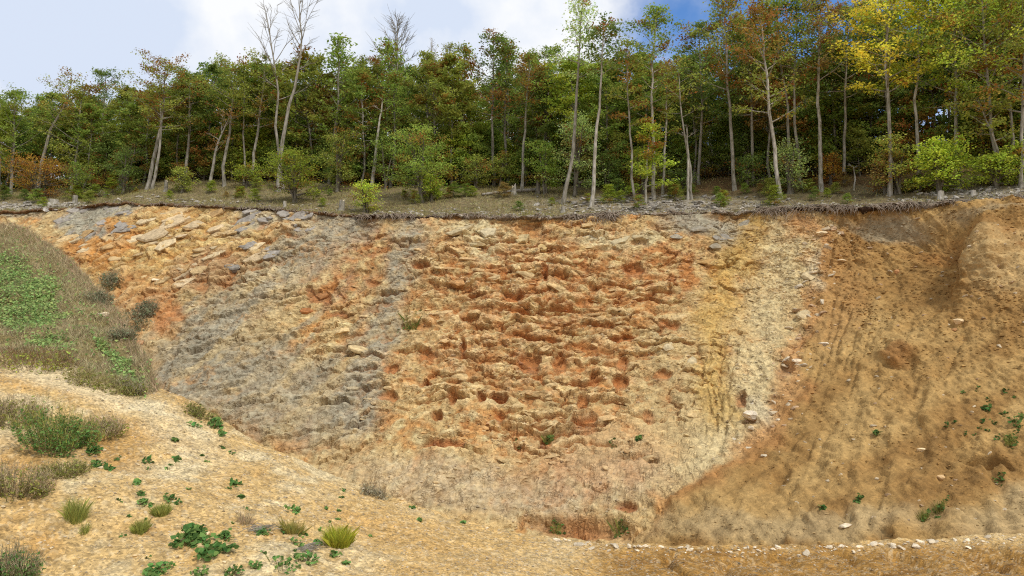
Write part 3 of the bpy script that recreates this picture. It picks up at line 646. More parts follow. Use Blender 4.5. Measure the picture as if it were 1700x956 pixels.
for px, py, w_, h_, c in [(765, 380, 46, 12, S(206, 190, 158)), (812, 384, 26, 22, S(214, 200, 170)), (795, 404, 34, 16, S(212, 196, 160)), (868, 398, 24, 16, S(216, 194, 150)), (985, 396, 40, 13, S(216, 204, 176)), (1030, 398, 34, 12, S(214, 200, 168)), (1060, 392, 26, 12, S(210, 194, 160)), (945, 386, 22, 12, S(206, 180, 136)),
        (905, 412, 24, 14, S(218, 190, 138)), (915, 438, 26, 16, S(206, 182, 140)), (960, 430, 30, 14, S(214, 188, 138)), (1125, 392, 22, 16, S(180, 172, 160)), (1165, 378, 44, 14, S(172, 165, 154)), (1205, 388, 40, 22, S(170, 164, 158)), (1190, 408, 34, 16, S(176, 166, 150)), (1175, 434, 44, 12, S(196, 160, 110)), (1235, 372, 30, 12, S(168, 162, 152)),
        (514, 486, 20, 22, S(184, 134, 90)), (538, 490, 24, 22, S(180, 130, 88)), (512, 516, 22, 14, S(182, 124, 80)), (388, 444, 26, 18, S(158, 152, 148)), (1150, 600, 26, 20, S(214, 198, 166)), (1112, 575, 22, 18, S(220, 204, 172)), (1345, 455, 30, 22, S(218, 200, 166)), (1335, 520, 30, 16, S(216, 198, 164)), (1310, 585, 26, 16, S(200, 160, 116))]:
    h = hit(px, py, (face,))
    if not h: continue
    loc, nor = h; k = loc.y / FPX
    put_rock('rock', face, loc, (w_ * .6 * k, h_ * .75 * k, h_ * .5 * k), ROCKS if px > 1090 else SLABS, slab_rot(Vector((-.05, -.72, .7)), R(random.uniform(-6, 16))), c * np.array([.72, .70, .62]), .42, nor)
# stones held in the sand slope
for i in range(150):
    px = random.uniform(1240, 1700); py = random.uniform(360, 880)
    h = hit(px, py, (sand,))
    if not h: continue
    loc, nor = h; k = loc.y / FPX; s_ = random.choice([2.5, 3, 3, 4, 5]) * k
    put_rock('stone', sand, loc, (s_ * 1.3, s_, s_ * .8), ROCKS, None, tone(random.choice([S(214, 190, 146), S(190, 150, 100), S(206, 176, 128)])) * .8, .45, nor)
# stones along the strip next to the sand
for i in range(75):
    t = random.random(); px = np.interp(t, [0, .25, .5, .75, 1], [1395, 1372, 1345, 1315, 1250]) + random.gauss(-14, 20); py = np.interp(t, [0, .25, .5, .75, 1], [370, 450, 555, 650, 740]) + random.gauss(0, 14)
    h = hit(px, py, (face, sand))
    if not h: continue
    loc, nor = h; k = loc.y / FPX; s_ = random.choice([3, 4, 5, 6, 8]) * k
    put_rock('stone', face if px < np.interp(py, [p[1] for p in BND], [p[0] for p in BND]) else sand, loc, (s_ * 1.4, s_, s_ * .8), ROCKS, None, tone(random.choice([S(222, 202, 164), S(212, 186, 140), S(200, 160, 110)])) * .85, .4, nor)
# limestone rubble on the forest edge
for i in range(240):
    u = random.random()
    if u < .6: px = random.gauss(1090, 90); py = random.uniform(326, 352)
    elif u < .75: px = random.uniform(-10, 160); py = random.uniform(334, 350)
    else: px = random.uniform(1520, 1710); py = random.uniform(312, 338)
    h = hit(px, py, (floor,))
    if not h: continue
    loc, nor = h; k = loc.y / FPX; s_ = random.choice([2.5, 3, 3, 4, 5, 6]) * k
    put_rock('stone', floor, loc, (s_ * 1.4, s_, s_ * .7), ROCKS, None, S(176, 170, 160) * random.uniform(.5, .95), .3)
# pale stones along the crest of the near berm
for i in range(190):
    px = 900 + 810 * random.random() ** .8; py = np.interp(px, rid[:, 0], rid[:, 1]) + random.uniform(-2, 2) + (random.random() ** 3) * 14
    h = hit(px, py + 2, (mound,))
    if not h: continue
    loc, nor = h; k = loc.y / FPX; s_ = random.choice([1.2, 1.5, 2, 2, 3, 3.5, 5.5]) * k * random.uniform(.7, 1.2) * (1 if px > 1000 else .8)
    put_rock('stone', mound, loc, (s_ * 1.5, s_, s_ * .8), ROCKS, None, S(224, 208, 180) * random.uniform(.7, 1.05), .35)
# stones strewn over the mound
for i in range(110):
    px = random.uniform(-20, 1000); py = random.uniform(600, 950)
    h = hit(px, py, (mound,))
    if not h: continue
    loc, nor = h; k = loc.y / FPX; s_ = random.choice([2, 2.5, 3, 4]) * k
    put_rock('stone', mound, loc, (s_ * 1.3, s_, s_ * .75), ROCKS, None, S(226, 204, 164) * random.uniform(.7, 1.05), .35)
# loose boulders with a look of their own
for px, py, w_, h_, c, lab, hosts in [
    (1405, 873, 22, 11, S(226, 206, 172), 'flat pale stone lying alone on the scree at the slope foot', (sand,)),
    (1530, 747, 16, 11, S(222, 194, 144), 'squarish cream boulder halfway up the lower sandy slope', (sand,)),
    (1590, 534, 22, 12, S(220, 190, 140), 'cream boulder on top of a small cluster high on the sandy slope', (sand,)),
    (1586, 548, 20, 12, S(180, 130, 76), 'ochre boulder at the bottom of a small cluster on the sandy slope', (sand,)),
    (1491, 452, 14, 13, S(196, 140, 82), 'single brown boulder perched below the overhanging sand spur', (sand,)),
    (1562, 793, 16, 12, S(206, 168, 112), 'tan boulder stuck in the slope left of the dark hollow', (sand,)),
    (258, 465, 22, 9, S(228, 208, 172), 'white flat block below the tilted ochre beds', (face,)),
    (1250, 690, 40, 20, S(216, 200, 172), 'large pale overhanging block at the tip of the crumbly grey rock', (face,)),
    (1370, 572, 26, 9, S(224, 208, 180), 'long white stone on the boundary of rock and sand', (face, sand)),
    (1324, 600, 18, 14, S(222, 200, 166), 'round whitish stone beside the red clay patch near the sand', (face, sand)),
    (1363, 388, 22, 10, S(222, 196, 150), 'pale rounded block in the orange soil under the turf edge', (face, sand)),
    (1398, 432, 18, 9, S(224, 200, 156), 'pale stone resting at the head of the sandy gully', (face, sand)),
    (232, 570, 22, 14, S(190, 140, 90), 'brown block in the gully between bank and rock face', (face, banko)),
    (170, 522, 22, 12, S(208, 190, 156), 'pale block on the shoulder of the overgrown bank', (banko, face)),
    (388, 384, 0, 0, None, None, None)]:
    if not lab: continue
    h = hit(px, py, hosts)
    if not h: continue
    loc, nor = h; k = loc.y / FPX
    o = put_rock('boulder', None, loc, (w_ * .55 * k, w_ * .45 * k, h_ * .6 * k), ROCKS, (random.uniform(-.2, .2), random.uniform(-.25, .25), random.uniform(-.4, .4)), tone(c, .85), .1, nor)
    tag(o, lab, 'boulder')
# pebbles: too many and too small to count
n = 26000
ii = (40 + rng.random(n) ** .8 * (k_in - 42)).astype(int); jj = rng.integers(60, NU3 - 62, n)
fr = rng.random((n, 2))
G3 = np.stack([MX, MY, Mz], -1)
P = G3[ii, jj] * (1 - fr[:, :1]) + G3[ii, jj + 1] * fr[:, :1]; P2 = G3[ii + 1, jj] * (1 - fr[:, :1]) + G3[ii + 1, jj + 1] * fr[:, :1]
P = P * (1 - fr[:, 1:]) + P2 * fr[:, 1:]
ok = (MY[ii, jj] > 11) & (bank[ii, jj] < .5); P = P[ok]; ii = ii[ok]; jj = jj[ok]; n = len(P)
sz = P[:, 1] / FPX * rng.lognormal(.05, .45, n).clip(.4, 3.2) * 1.0
octa = np.array([(1, 0, 0), (-1, 0, 0), (0, 1, 0), (0, -1, 0), (0, 0, 1), (0, 0, -1.)])
of = np.array([(0, 2, 4), (2, 1, 4), (1, 3, 4), (3, 0, 4), (2, 0, 5), (1, 2, 5), (3, 1, 5), (0, 3, 5)])
an = rng.uniform(0, 6.28, n); ca2, sa2 = np.cos(an), np.sin(an)
o3 = octa[None] * (rng.uniform(.6, 1.2, (n, 6, 1))) * sz[:, None, None] * np.array([1.2, .9, .65])
V = np.stack([o3[..., 0] * ca2[:, None] - o3[..., 1] * sa2[:, None], o3[..., 0] * sa2[:, None] + o3[..., 1] * ca2[:, None], o3[..., 2]], -1) + P[:, None] + np.array([0, 0, .1]) * sz[:, None, None]
pc = MC[ii, jj] * rng.uniform(.45, 1.2, (n, 1)) ; pc = pc + (S(228, 208, 172) * .85 - pc) * rng.uniform(0, .6, (n, 1))
tag(ob('pebbles', mk('pebbles', V.reshape(-1, 3), (of[None] + 6 * np.arange(n)[:, None, None]).reshape(-1, 3), M_gravel, np.repeat(tone(pc), 6, 0))), 'loose pebbles strewn over the gravel mound', 'gravel', kind='stuff')
def chips(name, P, sz, cc, label, mat):
    n = len(P); an = rng.uniform(0, 6.28, n); ca2, sa2 = np.cos(an), np.sin(an)
    o3 = octa[None] * (rng.uniform(.55, 1.25, (n, 6, 1))) * sz[:, None, None] * np.array([1.3, .9, .7])
    V = np.stack([o3[..., 0] * ca2[:, None] - o3[..., 1] * sa2[:, None], o3[..., 0] * sa2[:, None] + o3[..., 1] * ca2[:, None], o3[..., 2]], -1) + P[:, None]
    tag(ob(name, mk(name, V.reshape(-1, 3), (of[None] + 6 * np.arange(n)[:, None, None]).reshape(-1, 3), mat, np.repeat(cc, 6, 0))), label, 'gravel', kind='stuff')
def pick(G, mask, n):
    p = mask[:-1, :-1].ravel().astype(float); p = p / p.sum(); k = rng.choice(len(p), n, p=p); i, j = np.divmod(k, G.shape[1] - 1); a_, b_ = rng.random((n, 1)), rng.random((n, 1))
    return (G[i, j] * (1 - a_) + G[i, j + 1] * a_) * (1 - b_) + (G[i + 1, j] * (1 - a_) + G[i + 1, j + 1] * a_) * b_, i, j
GFc = np.stack([VX, VY, VZ], -1)
P, i_, j_ = pick(GFc, SAND * (PX < 1760) * (PY < 910) * (.25 + sstep(-.1, .6, fbm(X * .35, Z * .35, 3, 201)) + 1.2 * sstep(800, 900, PY)), 7000)
chips('clods', P, P[:, 1] / FPX * rng.lognormal(.25, .5, 7000).clip(.5, 4), C[i_, j_] * rng.uniform(.8, 1.25, (7000, 1)), 'loose clods and small stones on the sandy slope', M_sand)
P, i_, j_ = pick(GFc, ROCK * (PX > 0) * (.3 + sstep(-.1, .6, fbm(X * .4, Z * .4, 3, 202)) + 1.0 * band(PX, PY, [(1310, 370), (1275, 540), (1230, 700), (1170, 770)], 60) + .8 * sstep(760, 840, PY)), 7000)
chips('rock_chips', P, P[:, 1] / FPX * rng.lognormal(.3, .5, 7000).clip(.5, 4), tone(C[i_, j_] * rng.uniform(.85, 1.2, (7000, 1)), .8), 'broken rock chips lodged on the quarry face', M_rock)
GFl = np.stack([FX, FYY, FZZ], -1)
P, i_, j_ = pick(GFl, (FD > -.55) * (FD < 3.5) * (.25 + 2 * rub + 1.2 * (fpx > 600) * (FD < 1.5)) * (FD > -.6) * sstep(-.4, .4, fbm(FX * .6, FD * .8, 3, 203)), 5500)
chips('edge_rubble', P, P[:, 1] / FPX * rng.lognormal(.5, .5, 5500).clip(.6, 5), S(178, 170, 156)[None] * rng.uniform(.5, 1.0, (5500, 1)), 'grey limestone rubble along the quarry edge', M_soil)
print("STAGE", 'stones', time.time() - T0)

# ------------------------------------------------------------------ trees
def tube(pts, rad, sides=6):
    pts = np.asarray(pts, float); n = len(pts); t = np.gradient(pts, axis=0); t /= np.linalg.norm(t, axis=1)[:, None] + 1e-9
    ref = np.where(np.abs(t[:, 2:3]) > .9, np.array([[1., 0, 0]]), np.array([[0, 0, 1.]]))
    u = np.cross(t, ref); u /= np.linalg.norm(u, axis=1)[:, None] + 1e-9; v = np.cross(t, u)
    a = np.linspace(0, 2 * np.pi, sides, endpoint=False)
    V = pts[:, None] + (u[:, None] * np.cos(a)[None, :, None] + v[:, None] * np.sin(a)[None, :, None]) * np.asarray(rad)[:, None, None]
    i = np.arange(n * sides).reshape(n, sides); j = np.roll(i, -1, 1)
    Fq = np.stack([i[:-1], j[:-1], j[1:], i[1:]], -1).reshape(-1, 4)
    return V.reshape(-1, 3), Fq
def join(parts):
    Vs, Fs, k = [], [], 0
    for V, Fq in parts: Vs.append(V); Fs.append(Fq + k); k += len(V)
    return np.concatenate(Vs), np.concatenate(Fs)
def resample(P, n):
    P = np.asarray(P, float); d = np.r_[0, np.cumsum(np.linalg.norm(np.diff(P, axis=0), axis=1))]
    t = np.linspace(0, d[-1], n); return np.stack([np.interp(t, d, P[:, k]) for k in range(3)], -1)
def leaves(cent, size, r, tw, autumn, flat=.6):
    n = len(cent)
    nr = r.normal(size=(n, 3)); nr[:, 2] = np.abs(nr[:, 2]) + flat * 1.4; nr /= np.linalg.norm(nr, axis=1)[:, None]
    a = r.normal(size=(n, 3)); u = np.cross(nr, a); u /= np.linalg.norm(u, axis=1)[:, None] + 1e-9; v = np.cross(nr, u)
    s = size * r.uniform(.6, 1.35, (n, 1))
    V = np.stack([cent - u * s * .62, cent + v * s * .36 + nr * s * .08, cent + u * s * .62, cent - v * s * .36 + nr * s * .08], 1)
    Fq = np.arange(4 * n).reshape(n, 4)
    c = np.stack([np.clip(tw[:, 0] * .6 + r.uniform(0, .4, n), 0, 1), np.clip(tw[:, 1] * .6 + r.uniform(0, .4, n), 0, 1), np.clip(autumn, 0, 1)], -1)
    return V.reshape(-1, 3), Fq, np.repeat(c, 4, 0)
def grow(seed, trunk, r0, cbase=.35, crad=2.6, nl=24, nleaf=4500, lsize=.2, up=.6, autumn=.12, top_r=.03, sides=7, shape=1.0, spread=.32, twigs=5, bare=False, lobes=None):
    """trunk: 3D points from the foot up. Returns wood (V,F) and leaf (V,F,C)."""
    r = np.random.default_rng(seed)
    T = resample(trunk, 12); H = T[-1, 2] - T[0, 2]
    tr = np.linspace(0, 1, 12); rad = r0 * (1 - tr) ** .8 + top_r; rad[0] *= 1.35
    T[1:-1, :2] += r.normal(size=(10, 2)) * H * .003
    wood = [tube(T, rad, sides)]; limbs = []
    cs, tw, au = [], [], []
    per = max(1, nleaf // max(1, nl * (twigs + 1)))
    for i in range(nl):
        f = cbase + (1 - cbase) * ((i + r.uniform(0, 1)) / nl) ** .9
        p0 = np.array([np.interp(f, tr, T[:, k]) for k in range(3)]); rr = np.interp(f, tr, rad)
        g = (f - cbase) / (1 - cbase + 1e-6)
        prof = (math.sin(math.pi * min(1, (g * .86 + .14)) ** .8) ** .7 * .85 + .2) if shape > .5 else (1 - g) * .9 + .2
        ln = crad * prof * r.uniform(.55, 1.2)
        az = i * 2.4 + r.uniform(-.6, .6); el = up * (.35 + .9 * g) + r.uniform(-.2, .25)
        d = np.array([math.cos(az) * math.cos(el), math.sin(az) * math.cos(el), math.sin(el)])
        s = np.linspace(0, 1, 5)[:, None]
        bend = np.array([0, 0, 1.]) * (s ** 2) * ln * r.uniform(-.08, .3) + r.normal(size=(5, 3)) * ln * .03 * s
        Lb = p0 + d * s * ln + bend
        wood.append(tube(Lb, np.linspace(min(rr * .6, .02 + ln * .018), .008 if not bare else .014, 5), 4))
        ta = r.random() < autumn; limbs.append([wood[-1]])
        for j in range(twigs + 1):
            t = r.uniform(.3, 1.0) if j else 1.0
            q0 = np.array([np.interp(t, np.linspace(0, 1, 5), Lb[:, k]) for k in range(3)])
            a2 = az + r.uniform(-1.3, 1.3); tl = ln * r.uniform(.18, .45) + .2
            e2 = r.uniform(-.15, .5) if not bare else r.uniform(.3, 1.1)
            dq = np.array([math.cos(a2) * math.cos(e2), math.sin(a2) * math.cos(e2), math.sin(e2)]) * tl
            if bare or j < 3: limbs[-1].append(tube(np.array([q0, q0 + dq * .5 + r.normal(size=3) * .04, q0 + dq]), np.array([.016, .012, .006]) * (1.5 if bare else 1), 3))
            if bare or j < 3: wood.append(limbs[-1][-1])
            if nleaf:
                k = r.poisson(per) + 1
                w_ = r.random((k, 1)); pos = q0 + dq * w_ * 1.15 + r.normal(size=(k, 3)) * np.array([spread, spread, spread * .42])
                cs.append(pos); tw.append(np.repeat(r.random((1, 2)), k, 0)); au.append(np.full(k, r.uniform(.5, 1) if (ta or r.random() < autumn * .4) else r.uniform(0, .1)))
    if bare: return (wood[0], limbs), None if not nleaf else leaves(np.concatenate(cs), lsize, r, np.concatenate(tw), np.concatenate(au))
    W = join(wood)
    Lf = None
    if nleaf: Lf = leaves(np.concatenate(cs), lsize, r, np.concatenate(tw), np.concatenate(au))
    return W, Lf
def tree_obj(name, W, Lf, loc, lcol, bcol, label, cat, group=None, rot=0):
    e_ = bpy.data.objects.new(name, None); col.objects.link(e_); e_.location = loc; e_.rotation_euler[2] = rot; e_.empty_display_size = .5
    limbs = []
    if isinstance(W, bpy.types.Mesh): wm = W
    elif isinstance(W[1], list): wm = mk('trunk', W[0][0], W[0][1], M_bark, smooth=True); limbs = W[1]
    else: wm = mk('trunk', W[0], W[1], M_bark, smooth=True)
    tk = ob('trunk', wm, e_, color=bcol)
    for lb in limbs:
        V, Fq = join(lb); ob('branch', mk('branch', V, Fq, M_bark, smooth=True), tk, color=bcol)
    if Lf is not None:
        lm = Lf if isinstance(Lf, bpy.types.Mesh) else mk('crown', Lf[0], Lf[1], M_leaf, Lf[2])
        ob('crown', lm, e_, color=lcol)
    tag(e_, label, cat, group); return e_
GREEN = np.array([.105, .13, .028]); DGREEN = np.array([.075, .098, .026]); OLIVE = np.array([.13, .135, .03]); YG = np.array([.18, .20, .03]); YEL = np.array([.34, .27, .035]); RUST = np.array([.22, .085, .03]); PALE = np.array([.20, .23, .085]); ORA = np.array([.26, .15, .03]); BRN = np.array([.16, .11, .04])
GREEN, DGREEN, OLIVE, YG, YEL, RUST, PALE, ORA, BRN = [c_ * np.array([2.6, 2.95, 2.7]) for c_ in (GREEN, DGREEN, OLIVE, YG, YEL * .8, RUST, PALE, ORA, BRN)]
BARK = np.array([.30, .285, .25]); BARKD = np.array([.17, .155, .125]); BARKP = np.array([.42, .40, .36])

def floor_pt(px, py):
    h = hit(px, py, (floor,))
    return h[0] if h else Vector(at(px, py, 80))
FRONT = []
def front(poly, r_px, lcol, label, top=None, cat='tree', name='beech_tree', bark=BARK, hid=None, **kw):
    """poly: points of the trunk in the photo from the foot up; hid: pixel of the hidden foot."""
    base = hid or poly[0]
    b = floor_pt(*base); Yb = b.y
    pts = [np.array(b)]
    for p in (poly if hid else poly[1:]): pts.append(np.array([float(v) for v in at(p[0], p[1], Yb)]))
    if top: pts.append(np.array([float(v) for v in at(top[0], top[1], Yb)]))
    pts = np.array(pts); pts[1:, 1] += rng.normal(size=len(pts) - 1) * .15
    loc = pts[0].copy(); pts -= loc; pts[0, 2] -= .35
    W, Lf = grow(1000 + len(FRONT), pts, .54 * r_px * Yb / FPX, **kw)
    o = tree_obj(name, W, Lf, loc, lcol, bark, label, cat); FRONT.append((loc, o)); return o
# ---- left
front([(68, 280), (85, 215), (113, 166)], 6, OLIVE, 'pale slanting beech rising out of a rusty thicket', (121, 132), hid=(62, 322), cbase=.55, crad=3.2, nl=16, nleaf=1400, autumn=.3)
front([(243, 316), (255, 260), (269, 192)], 6, OLIVE, 'leaning twin-stemmed beech with pale trunks and thin red-tipped top', (275, 112), cbase=.52, crad=4.0, nl=26, nleaf=4200, autumn=.35)
front([(252, 315), (262, 262), (268, 205)], 4.5, OLIVE, 'slim grey stem close beside the leaning twin-stemmed beech', (262, 150), cbase=.6, crad=2.2, nl=14, nleaf=1600, autumn=.1)
front([(348, 314), (354, 268), (361, 241), (380, 192)], 5, BRN, 'crooked pale beech with a forked bare top on the grass edge', None, cbase=.45, crad=2.4, nl=12, nleaf=300, autumn=.8, up=.9)
front([(373, 309), (371, 271), (381, 226)], 5, OLIVE, 'bent grey stem next to the crooked forked beech', (392, 110), cbase=.55, crad=3.4, nl=22, nleaf=3600, autumn=.15)
front([(469, 226), (485, 160), (501, 94)], 6.5, OLIVE, 'tallest bare tree, its leafless crown spreading above the wood', (497, 2), hid=(462, 318), cbase=.62, crad=4.4, nl=15, nleaf=0, bare=True, up=1.25, twigs=9)
front([(457, 215), (462, 140)], 4.5, OLIVE, 'slender bare tree leaning left of the tallest leafless one', (442, 22), hid=(470, 314), cbase=.5, crad=4.2, nl=14, nleaf=0, bare=True, up=1.2, twigs=8)
front([(405, 264), (404, 220), (405, 173)], 2.6, OLIVE, 'thin white pole stem among olive leaves', (408, 120), hid=(406, 306), cbase=.6, crad=2.0, nl=14, nleaf=1300)
front([(418, 286), (430, 211)], 4.5, OLIVE, 'grey beech trunk slanting into yellowish foliage', (440, 105), hid=(414, 306), cbase=.45, crad=3.2, nl=24, nleaf=4200, autumn=.2)
front([(309, 264), (314, 222)], 5, GREEN, 'stout grey trunk half hidden by green understory', (316, 128), hid=(306, 304), cbase=.4, crad=3.6, nl=26, nleaf=4600, autumn=.08)
front([(170, 270), (172, 200)], 4, DGREEN, 'dark green tree with a dense rounded top near the leaning trunks', (175, 122), hid=(168, 310), cbase=.2, crad=3.2, nl=28, nleaf=5200)
front([(120, 300), (130, 230)], 4, OLIVE, 'olive tree behind the slanting pale beech', (135, 148), hid=(118, 318), cbase=.2, crad=3.4, nl=28, nleaf=5000, autumn=.12)
front([(20, 300), (24, 230)], 4, GREEN, 'green tree at the far left end of the wood', (26, 155), hid=(18, 322), cbase=.2, crad=3.6, nl=28, nleaf=5000, autumn=.06)
# ---- middle
front([(616, 314), (626, 235), (635, 170)], 4.5, OLIVE, 'dead leafless pole leaning right with a snapped tip', None, cbase=.85, crad=.8, nl=3, nleaf=0, bark=BARKP, top_r=.07, bare=True)
front([(606, 282), (612, 235), (620, 200)], 5, OLIVE, 'grey trunk beside the leaning dead pole', (628, 110), hid=(603, 306), cbase=.4, crad=3.2, nl=24, nleaf=4300, autumn=.2)
front([(655, 300), (657, 180)], 5, OLIVE, 'round twiggy leafless crown standing above the green trees', (660, 42), hid=(655, 308), cbase=.6, crad=3.6, nl=30, nleaf=0, bare=True, up=1.1, twigs=14)
front([(718, 280), (722, 190), (724, 150)], 6, BRN, 'dead forked trunk with two pale prongs above the crowns', (716, 70), hid=(718, 306), cbase=.66, crad=2.2, nl=7, nleaf=0, bare=True, up=1.3, bark=BARKP)
front([(748, 290), (745, 190)], 3.5, OLIVE, 'slim half-bare tree with wispy twigs right of the dead fork', (746, 82), hid=(748, 308), cbase=.6, crad=2.0, nl=20, nleaf=500, bare=True, up=1.1, twigs=9)
front([(866, 316), (868, 270), (870, 226), (878, 132)], 4.2, GREEN, 'slender pale beech with a rust-brown leaf cluster at mid height', (880, 95), cbase=.5, crad=2.2, nl=20, nleaf=2600, autumn=.5)
front([(853, 271), (857, 230), (864, 190)], 3, OLIVE, 'thin stem leaning towards the slender rust-clustered beech', (868, 130), hid=(849, 300), cbase=.5, crad=1.6, nl=12, nleaf=900, autumn=.4)
front([(772, 286), (774, 240), (786, 212)], 3.4, OLIVE, 'bent grey sapling curving over with few leaves', None, hid=(772, 304), cbase=.6, crad=1.2, nl=8, nleaf=300, autumn=.5)
front([(820, 300), (818, 200)], 4.5, DGREEN, 'tree with a dark ragged reddish top on the skyline', (820, 62), hid=(820, 308), cbase=.45, crad=3.0, nl=30, nleaf=4200, autumn=.25)
front([(934, 339), (941, 300), (953, 245), (959, 113)], 5.5, PALE, 'tall leaning tree at the very edge with pale sparse upper leaves', (968, 4), cbase=.62, crad=2.3, nl=26, nleaf=1700, bare=False, up=1.0, autumn=.1, twigs=6, spread=.4)
front([(981, 343), (986, 290), (991, 226), (1000, 87)], 5.5, DGREEN, 'straight whitish trunk at the edge with dark ragged top', (1003, 42), cbase=.72, crad=2.2, nl=22, nleaf=2300, autumn=.15, bark=BARKP)
front([(905, 300), (908, 200)], 4.5, GREEN, 'broad green tree with drooping rusty lower boughs', (912, 85), hid=(905, 308), cbase=.35, crad=3.2, nl=30, nleaf=5200, autumn=.22)
front([(1085, 264), (1083, 190), (1081, 113)], 5, GREEN, 'pale multi-stemmed beech with tall feathery top', (1090, 22), hid=(1086, 330), cbase=.5, crad=2.8, nl=28, nleaf=3800, autumn=.12, bark=BARKP, up=.9)
front([(1100, 322), (1104, 250), (1107, 188)], 3.6, OLIVE, 'slim pale stem on the right side of the multi-stemmed clump', (1108, 120), cbase=.5, crad=1.8, nl=14, nleaf=1300, autumn=.3, bark=BARKP)
front([(1058, 337), (1050, 312), (1048, 240), (1043, 150)], 3.4, OLIVE, 'curved thin stem on the left of the multi-stemmed clump', (1040, 80), cbase=.5, crad=2.0, nl=16, nleaf=1900, autumn=.25)
front([(1072, 336), (1074, 300), (1078, 230)], 3.2, YG, 'low yellow-green tiered beech growing out of the pale clump', (1078, 205), cbase=.2, crad=2.0, nl=18, nleaf=2600, autumn=.12, up=.15, shape=0)
front([(1143, 331), (1142, 270), (1141, 211)], 4, OLIVE, 'snapped pale dead stem standing before the dark wood', None, cbase=.8, crad=1.0, nl=3, nleaf=0, bare=True, bark=BARKP, top_r=.06)
front([(1149, 331), (1146, 280), (1140, 250), (1128, 160)], 3, OLIVE, 'thin crooked stem against the snapped pale dead one', (1125, 110), cbase=.6, crad=2.2, nl=12, nleaf=700, autumn=.2)
# ---- right
front([(1220, 316), (1213, 226), (1209, 150)], 5.5, OLIVE, 'tall straight beech with feathery olive and red top in the blue gap', (1200, 0), cbase=.5, crad=3.2, nl=32, nleaf=4400, autumn=.22, up=.95)
front([(1296, 331), (1290, 280), (1285, 241), (1275, 150)], 6, OLIVE, 'beech leaning left with rusty boughs hanging along its trunk', (1262, 10), cbase=.4, crad=3.0, nl=32, nleaf=4200, autumn=.5, bark=BARKP)
front([(1311, 240), (1309, 170), (1294, 98)], 4.5, GREEN, 'slightly curved grey trunk behind the rusty leaning beech', (1290, 8), hid=(1314, 316), cbase=.5, crad=2.8, nl=28, nleaf=4200, autumn=.15)
front([(1330, 300), (1322, 220), (1318, 140)], 4.5, GREEN, 'grey trunk between the rusty leaning beech and the straight pale one', (1325, 0), hid=(1334, 316), cbase=.55, crad=2.8, nl=26, nleaf=4000, autumn=.1)
front([(1364, 318), (1361, 250), (1360, 188), (1360, 79)], 6, BRN, 'straight pale trunk with brownish open crown above', (1365, -10), cbase=.55, crad=3.0, nl=30, nleaf=3800, autumn=.3, bark=BARKP)
front([(1401, 297), (1402, 226)], 4.5, DGREEN, 'shaded grey trunk deep in the gap of dark wood', (1405, 20), hid=(1401, 306), cbase=.5, crad=3.6, nl=28, nleaf=5000)
front([(1416, 316), (1421, 295), (1419, 275)], 2.4, OLIVE, 'thin leafless snag curving up from the forest edge', None, cbase=.9, crad=.4, nl=2, nleaf=0, bare=True, bark=BARKP)
front([(1477, 324), (1477, 250), (1477, 188), (1471, 94)], 6, YEL, 'large tree with bright yellow autumn crown', (1480, -20), cbase=.48, crad=4.2, nl=38, nleaf=7000, autumn=.02, bark=BARK)
front([(1527, 316), (1524, 220), (1522, 139)], 4.8, YG, 'white-barked straight trunk under yellow-green boughs', (1530, -20), cbase=.5, crad=3.8, nl=34, nleaf=6200, autumn=.05, bark=BARKP)
front([(1650, 270), (1645, 210), (1638, 154)], 5.5, YG, 'grey trunk tilting left below a big olive-yellow crown', (1625, -30), hid=(1655, 308), cbase=.45, crad=4.2, nl=36, nleaf=6500, autumn=.08)
front([(1674, 305), (1660, 262), (1642, 218)], 3.4, OLIVE, 'thin pale stem leaning left across the tilting grey trunk', (1625, 160), cbase=.5, crad=2.4, nl=16, nleaf=2200, autumn=.2)
front([(1590, 290), (1588, 180)], 5, GREEN, 'leafy green tree between the white-barked and the tilting trunks', (1585, -10), hid=(1590, 312), cbase=.4, crad=3.8, nl=34, nleaf=6000, autumn=.15)
front([(1695, 300), (1700, 180)], 5, OLIVE, 'olive tree at the right end of the front row', (1705, -20), hid=(1695, 312), cbase=.35, crad=4.0, nl=34, nleaf=6000, autumn=.2)
front([(1250, 300), (1248, 200)], 4.5, DGREEN, 'dark green tree right of the tall straight beech', (1245, 40), hid=(1250, 308), cbase=.4, crad=3.0, nl=28, nleaf=4600, autumn=.12)
front([(1160, 300), (1165, 180)], 4.5, DGREEN, 'dark leafy tree behind the snapped pale stem', (1160, 50), hid=(1160, 306), cbase=.4, crad=3.2, nl=30, nleaf=5000, autumn=.08)
print("STAGE", 'front', time.time() - T0)

